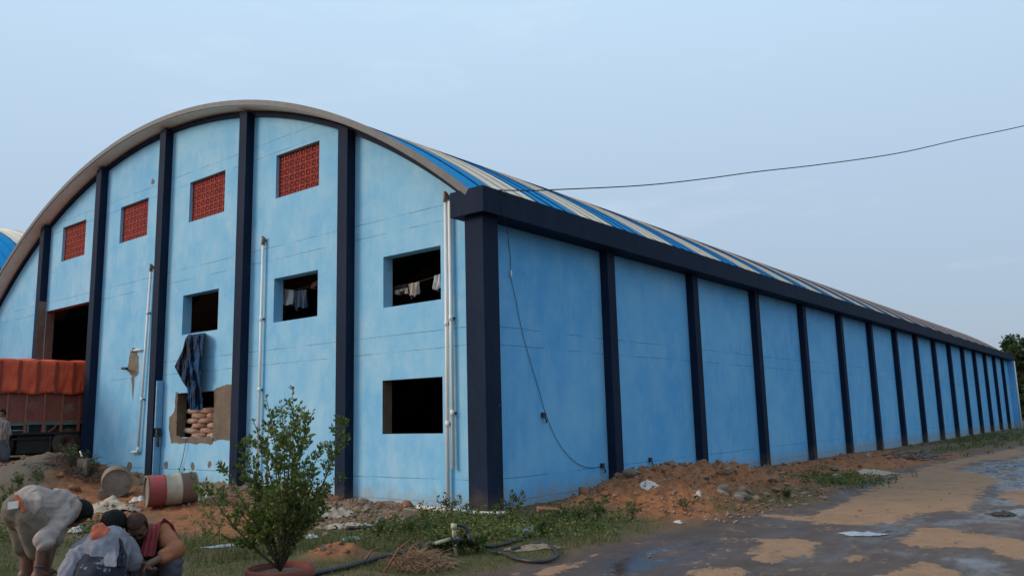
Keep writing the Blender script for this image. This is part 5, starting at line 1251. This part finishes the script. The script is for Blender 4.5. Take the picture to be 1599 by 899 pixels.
# --- crouching man seen from behind, grey shirt, orange cloth at his neck
def man_back():
    D = (cF2*.94+cR2*.30).normalized(); pel = J(150, 912, 6.52); mid = J(158, 875, 6.62); ch = J(165, 857, 6.74); nk = J(171, 838, 6.86); hd = J(175, 822, 6.95)
    shL = J(139, 855, 6.78); shR = J(195, 853, 6.82); elL = J(116, 888, 6.80); wrL = J(140, 905, 7.05); elR = J(207, 876, 6.80); wrR = J(217, 893, 6.95)
    hL = J(140, 915, 6.56); hR = J(163, 915, 6.56); kL = J(120, 885, 6.98); kR = J(193, 888, 6.98); aL = G(132, 6.72); aR = G(182, 6.72)
    R3, P, ells = head_parts(hd, (D*.6-UP*.8), (D*.75+UP*.66))
    caps = [(pel, mid, .14, .125), (mid, ch, .125, .14), (ch, nk, .11, .058), (nk, hd, .054, .055), (ch, shL, .095, .06), (ch, shR, .095, .06), (shL, elL, .053, .041), (elL, wrL, .041, .027), (shR, elR, .053, .041), (elR, wrR, .041, .027),
            (pel, hL, .12, .09), (pel, hR, .12, .09), (hL, kL, .09, .058), (kL, aL, .056, .036), (hR, kR, .09, .058), (kR, aR, .056, .036)]
    caps += hand_caps(wrL, D-UP*.3, UP*-1, .6, -1)+hand_caps(wrR, D*.6-UP*.5, -cR2, .6, 1)+foot_caps(aL, D)+foot_caps(aR, D)
    body = blobs('person', caps, ells, .009, 5, mSKIND); kids = [hair_cap(None, hd, R3, P, .011, -.06, .05)]
    kids.append(blobs('shirt', [(mid, ch, .168, .165), (mid-UP*.05, ch, .175, .15), (ch, nk, .145, .075), (ch, shL, .12, .078), (ch, shR, .12, .078), (shL, elL, .080, .070), (shR, elR, .080, .072), (elR, elR.lerp(wrR, .45), .070, .055), (shL.lerp(elL, .3), J(110, 897, 6.55), .10, .075), (J(125, 870, 6.62), J(104, 905, 6.5), .09, .06)], [], .011, 2, mGREYS, None, .008, 6, (cR2*.9+UP*.25, .020, 14)))
    kids.append(blobs('patterned_wrap', [(pel, mid.lerp(pel, .35), .185, .17), (pel, hL, .185, .12), (pel, hR, .185, .12), (hL, kL, .115, .085), (hR, kR, .115, .085), (pel, pel-UP*.16, .19, .20)], [], .014, 3, mCAMO, None, .018, 10))
    kids.append(strip_cloth('patterned_strip', [J(172, 830, 6.72), J(181, 845, 6.62), J(186, 866, 6.52), J(184, 885, 6.44)], [cR2]*4, [.05, .09, .11, .10], mCAMO, 1, 12, 24, .008))
    kids.append(strip_cloth('shirt_flap', [J(156, 845, 6.60), J(158, 856, 6.54), J(159, 869, 6.46), J(161, 885, 6.40)], [cR2]*4, [.16, .20, .21, .19], mGREYS, 4, 14, 24, .004))
    kids.append(blobs('orange_cloth', [(J(150, 825, 6.66), J(162, 836, 6.63), .026, .034), (J(150, 837, 6.61), J(157, 848, 6.60), .028, .022), (J(158, 820, 6.68), J(165, 829, 6.66), .020, .026), (J(165, 834, 6.62), J(163, 846, 6.60), .020, .018)], [], .007, 2, mORC, None, .006, 17, (cR2+UP*.2, .014, 26)))
    finish(body, 'man crouching with back turned, grey shirt, orange cloth at his neck', (aL+aR)/2-UP*.075, kids)
man_back()

# --- squatting man with red scarf and orange sleeves, head bowed
def man_scarf():
    D = (-cF2*.86-cR2*.30+cR2*.05).normalized(); pel = J(250, 900, 7.42); mid = J(244, 872, 7.32); ch = J(232, 848, 7.18); nk = J(222, 834, 7.08); hd = J(214, 824, 6.99)
    shR = J(203, 836, 7.20); shL = J(251, 832, 7.14); elR = J(192, 862, 7.02); wrR = J(216, 880, 6.84); elL = J(275, 858, 6.96); wrL = J(244, 874, 6.82)
    hL = J(258, 902, 7.40); hR = J(240, 902, 7.40); kL = J(268, 876, 6.99); kR = J(206, 884, 6.97); aL = G(262, 7.14); aR = G(222, 7.12)
    R3, P, ells = head_parts(hd, (-cF2*.52+cR2*.34-UP*.78), (-cF2*.62+cR2*.10+UP*.78))
    caps = [(pel, mid, .13, .12), (mid, ch, .12, .13), (ch, nk, .105, .055), (nk, hd, .052, .055), (ch, shL, .09, .058), (ch, shR, .09, .058), (shL, elL, .052, .040), (elL, wrL, .040, .027), (shR, elR, .052, .040), (elR, wrR, .040, .027),
            (pel, hL, .12, .09), (pel, hR, .12, .09), (hL, kL, .09, .058), (kL, aL, .056, .036), (hR, kR, .09, .058), (kR, aR, .056, .036)]
    caps += hand_caps(wrL, (J(226, 884, 6.78)-wrL), -UP*.6-cF2*.3, .7, -1)+hand_caps(wrR, (J(228, 888, 6.80)-wrR), UP*.3+cF2*.2, .6, 1)+foot_caps(aL, D)+foot_caps(aR, D)
    body = blobs('person', caps, ells, .0085, 4, mSKIN); face_details_k = []
    for sx in (.029, -.029):
        face_details_k.append(MB().tube([P(sx-.018, .081, .020), P(sx, .087, .026), P(sx+.018, .080, .020)], .0045, 6).build('eyebrow', [mHAIR], None, True))
        face_details_k.append(MB().tube([P(sx-.012, .078, .002), P(sx, .082, .0), P(sx+.012, .077, .002)], .0055, 6).build('eye', [mHAIR], None, True))
    face_details_k.append(MB().tube([P(-.03, .072, -.06), P(0, .084, -.052), P(.03, .072, -.06)], .007, 6).build('moustache', [mHAIR], None, True))
    kids = face_details_k+[hair_cap(None, hd, R3, P, .003, -.035, .015, M('cropped_hair', (.045, .024, .017), (.075, .038, .027), 30, .8, .1, obj=True, spec=.15))]
    kids.append(blobs('vest', [(mid.lerp(pel, .3), ch, .152, .152), (ch, nk.lerp(ch, .3), .135, .09)], [], .014, 3, mDKV, None, .010, 9))
    kids.append(blobs('sleeve', [(shL.lerp(ch, .3), shL, .09, .082), (shL, elL, .078, .066), (elL, elL.lerp(wrL, .62), .066, .054)], [], .011, 3, mORSL, None, .004, 11, (cR2*.5-UP*.8, .011, 20)))
    kids.append(blobs('sleeve', [(shR.lerp(ch, .3), shR, .09, .080), (shR, elR, .076, .062), (elR, elR.lerp(wrR, .35), .062, .05)], [], .011, 3, mORSL, None, .004, 11, (cR2*.5-UP*.8, .011, 20)))
    kids.append(blobs('trousers', [(pel, mid.lerp(pel, .4), .155, .14), (pel, hL, .15, .11), (pel, hR, .15, .11), (hL, kL, .112, .085), (kL, aL, .085, .06), (hR, kR, .112, .085), (kR, aR, .085, .06)], [], .014, 3, mGTR, None, .006, 9, (UP*.8+cR2*.4, .012, 16)))
    kids.append(strip_cloth('scarf', [J(229, 868, 6.88), J(233, 852, 6.93), J(236, 836, 6.99), J(240, 821, 7.07), J(250, 816, 7.16), J(262, 826, 7.22), J(273, 845, 7.22), J(281, 863, 7.20)], [cR2, cR2, cR2, cR2*.9+UP*.3, cR2*.6+UP*.6-cF2*.3, cR2*.75+UP*.55, cR2*.85+UP*.3, cR2], [.12, .115, .11, .11, .12, .11, .085, .06], mREDSC, 3, 16, 60, .010))
    finish(body, 'man squatting with bowed head, dark red scarf and rusty orange sleeves', (aL+aR)/2-UP*.075, kids)
man_scarf()

# --- person half cut by the left edge, by the truck
def man_edge():
    d0 = 24.0; u = 0; D = (cR2*.4-cF2*.9).normalized(); c = lambda uu, v, dd=0: J(uu+4, v, d0+dd)
    hd = c(-1, 646); nk = c(-2, 654); ch = c(-2, 664); pel = c(-3, 688); g = J(1, 727, d0); gz_ = Hs(g.x, g.y)
    shR = c(-11, 661, -.05); shL = c(6, 661, .05); elL = c(10, 677); wrL = c(7, 690, -.12); elR = c(-14, 677); wrR = c(-14, 690); kR = c(-7, 707); kL = c(3, 707); aR = Vector((kR.x, kR.y, gz_+.08)); aL = Vector((kL.x, kL.y, gz_+.08))
    R3, P, ells = head_parts(hd, D-UP*.1, UP)
    caps = [(pel, ch, .13, .14), (ch, nk, .11, .055), (nk, hd, .05, .05), (ch, shL, .09, .06), (ch, shR, .09, .06), (shL, elL, .052, .04), (elL, wrL, .04, .027), (shR, elR, .052, .04), (elR, wrR, .04, .027), (pel, kL, .10, .06), (pel, kR, .10, .06), (kL, aL, .056, .036), (kR, aR, .056, .036)]
    caps += hand_caps(wrL, -UP, -cR2, .4, 1)+hand_caps(wrR, -UP, cR2, .4, -1)+foot_caps(aL, D)+foot_caps(aR, D)
    body = blobs('person', caps, ells, .010, 5, mSKIND); kids = [hair_cap(None, hd, R3, P, .014, -.04, .05)]
    kids.append(blobs('shirt', [(pel, ch, .16, .165), (ch, nk, .13, .075), (ch, shL, .115, .08), (ch, shR, .115, .08), (shL, elL, .078, .066), (shR, elR, .078, .066)], [], .016, 4, mSTRIPE, None, .012, 8))
    kids.append(blobs('wrapped_cloth', [(pel, kL, .165, .13), (pel, kR, .165, .13), (kL, kL-UP*.1, .13, .12), (kR, kR-UP*.1, .13, .12)], [], .016, 4, mGTR, None, .010, 8))
    finish(body, 'person in a striped shirt half cut off by the left edge near the truck', (g.x, g.y, gz_), kids)
man_edge()
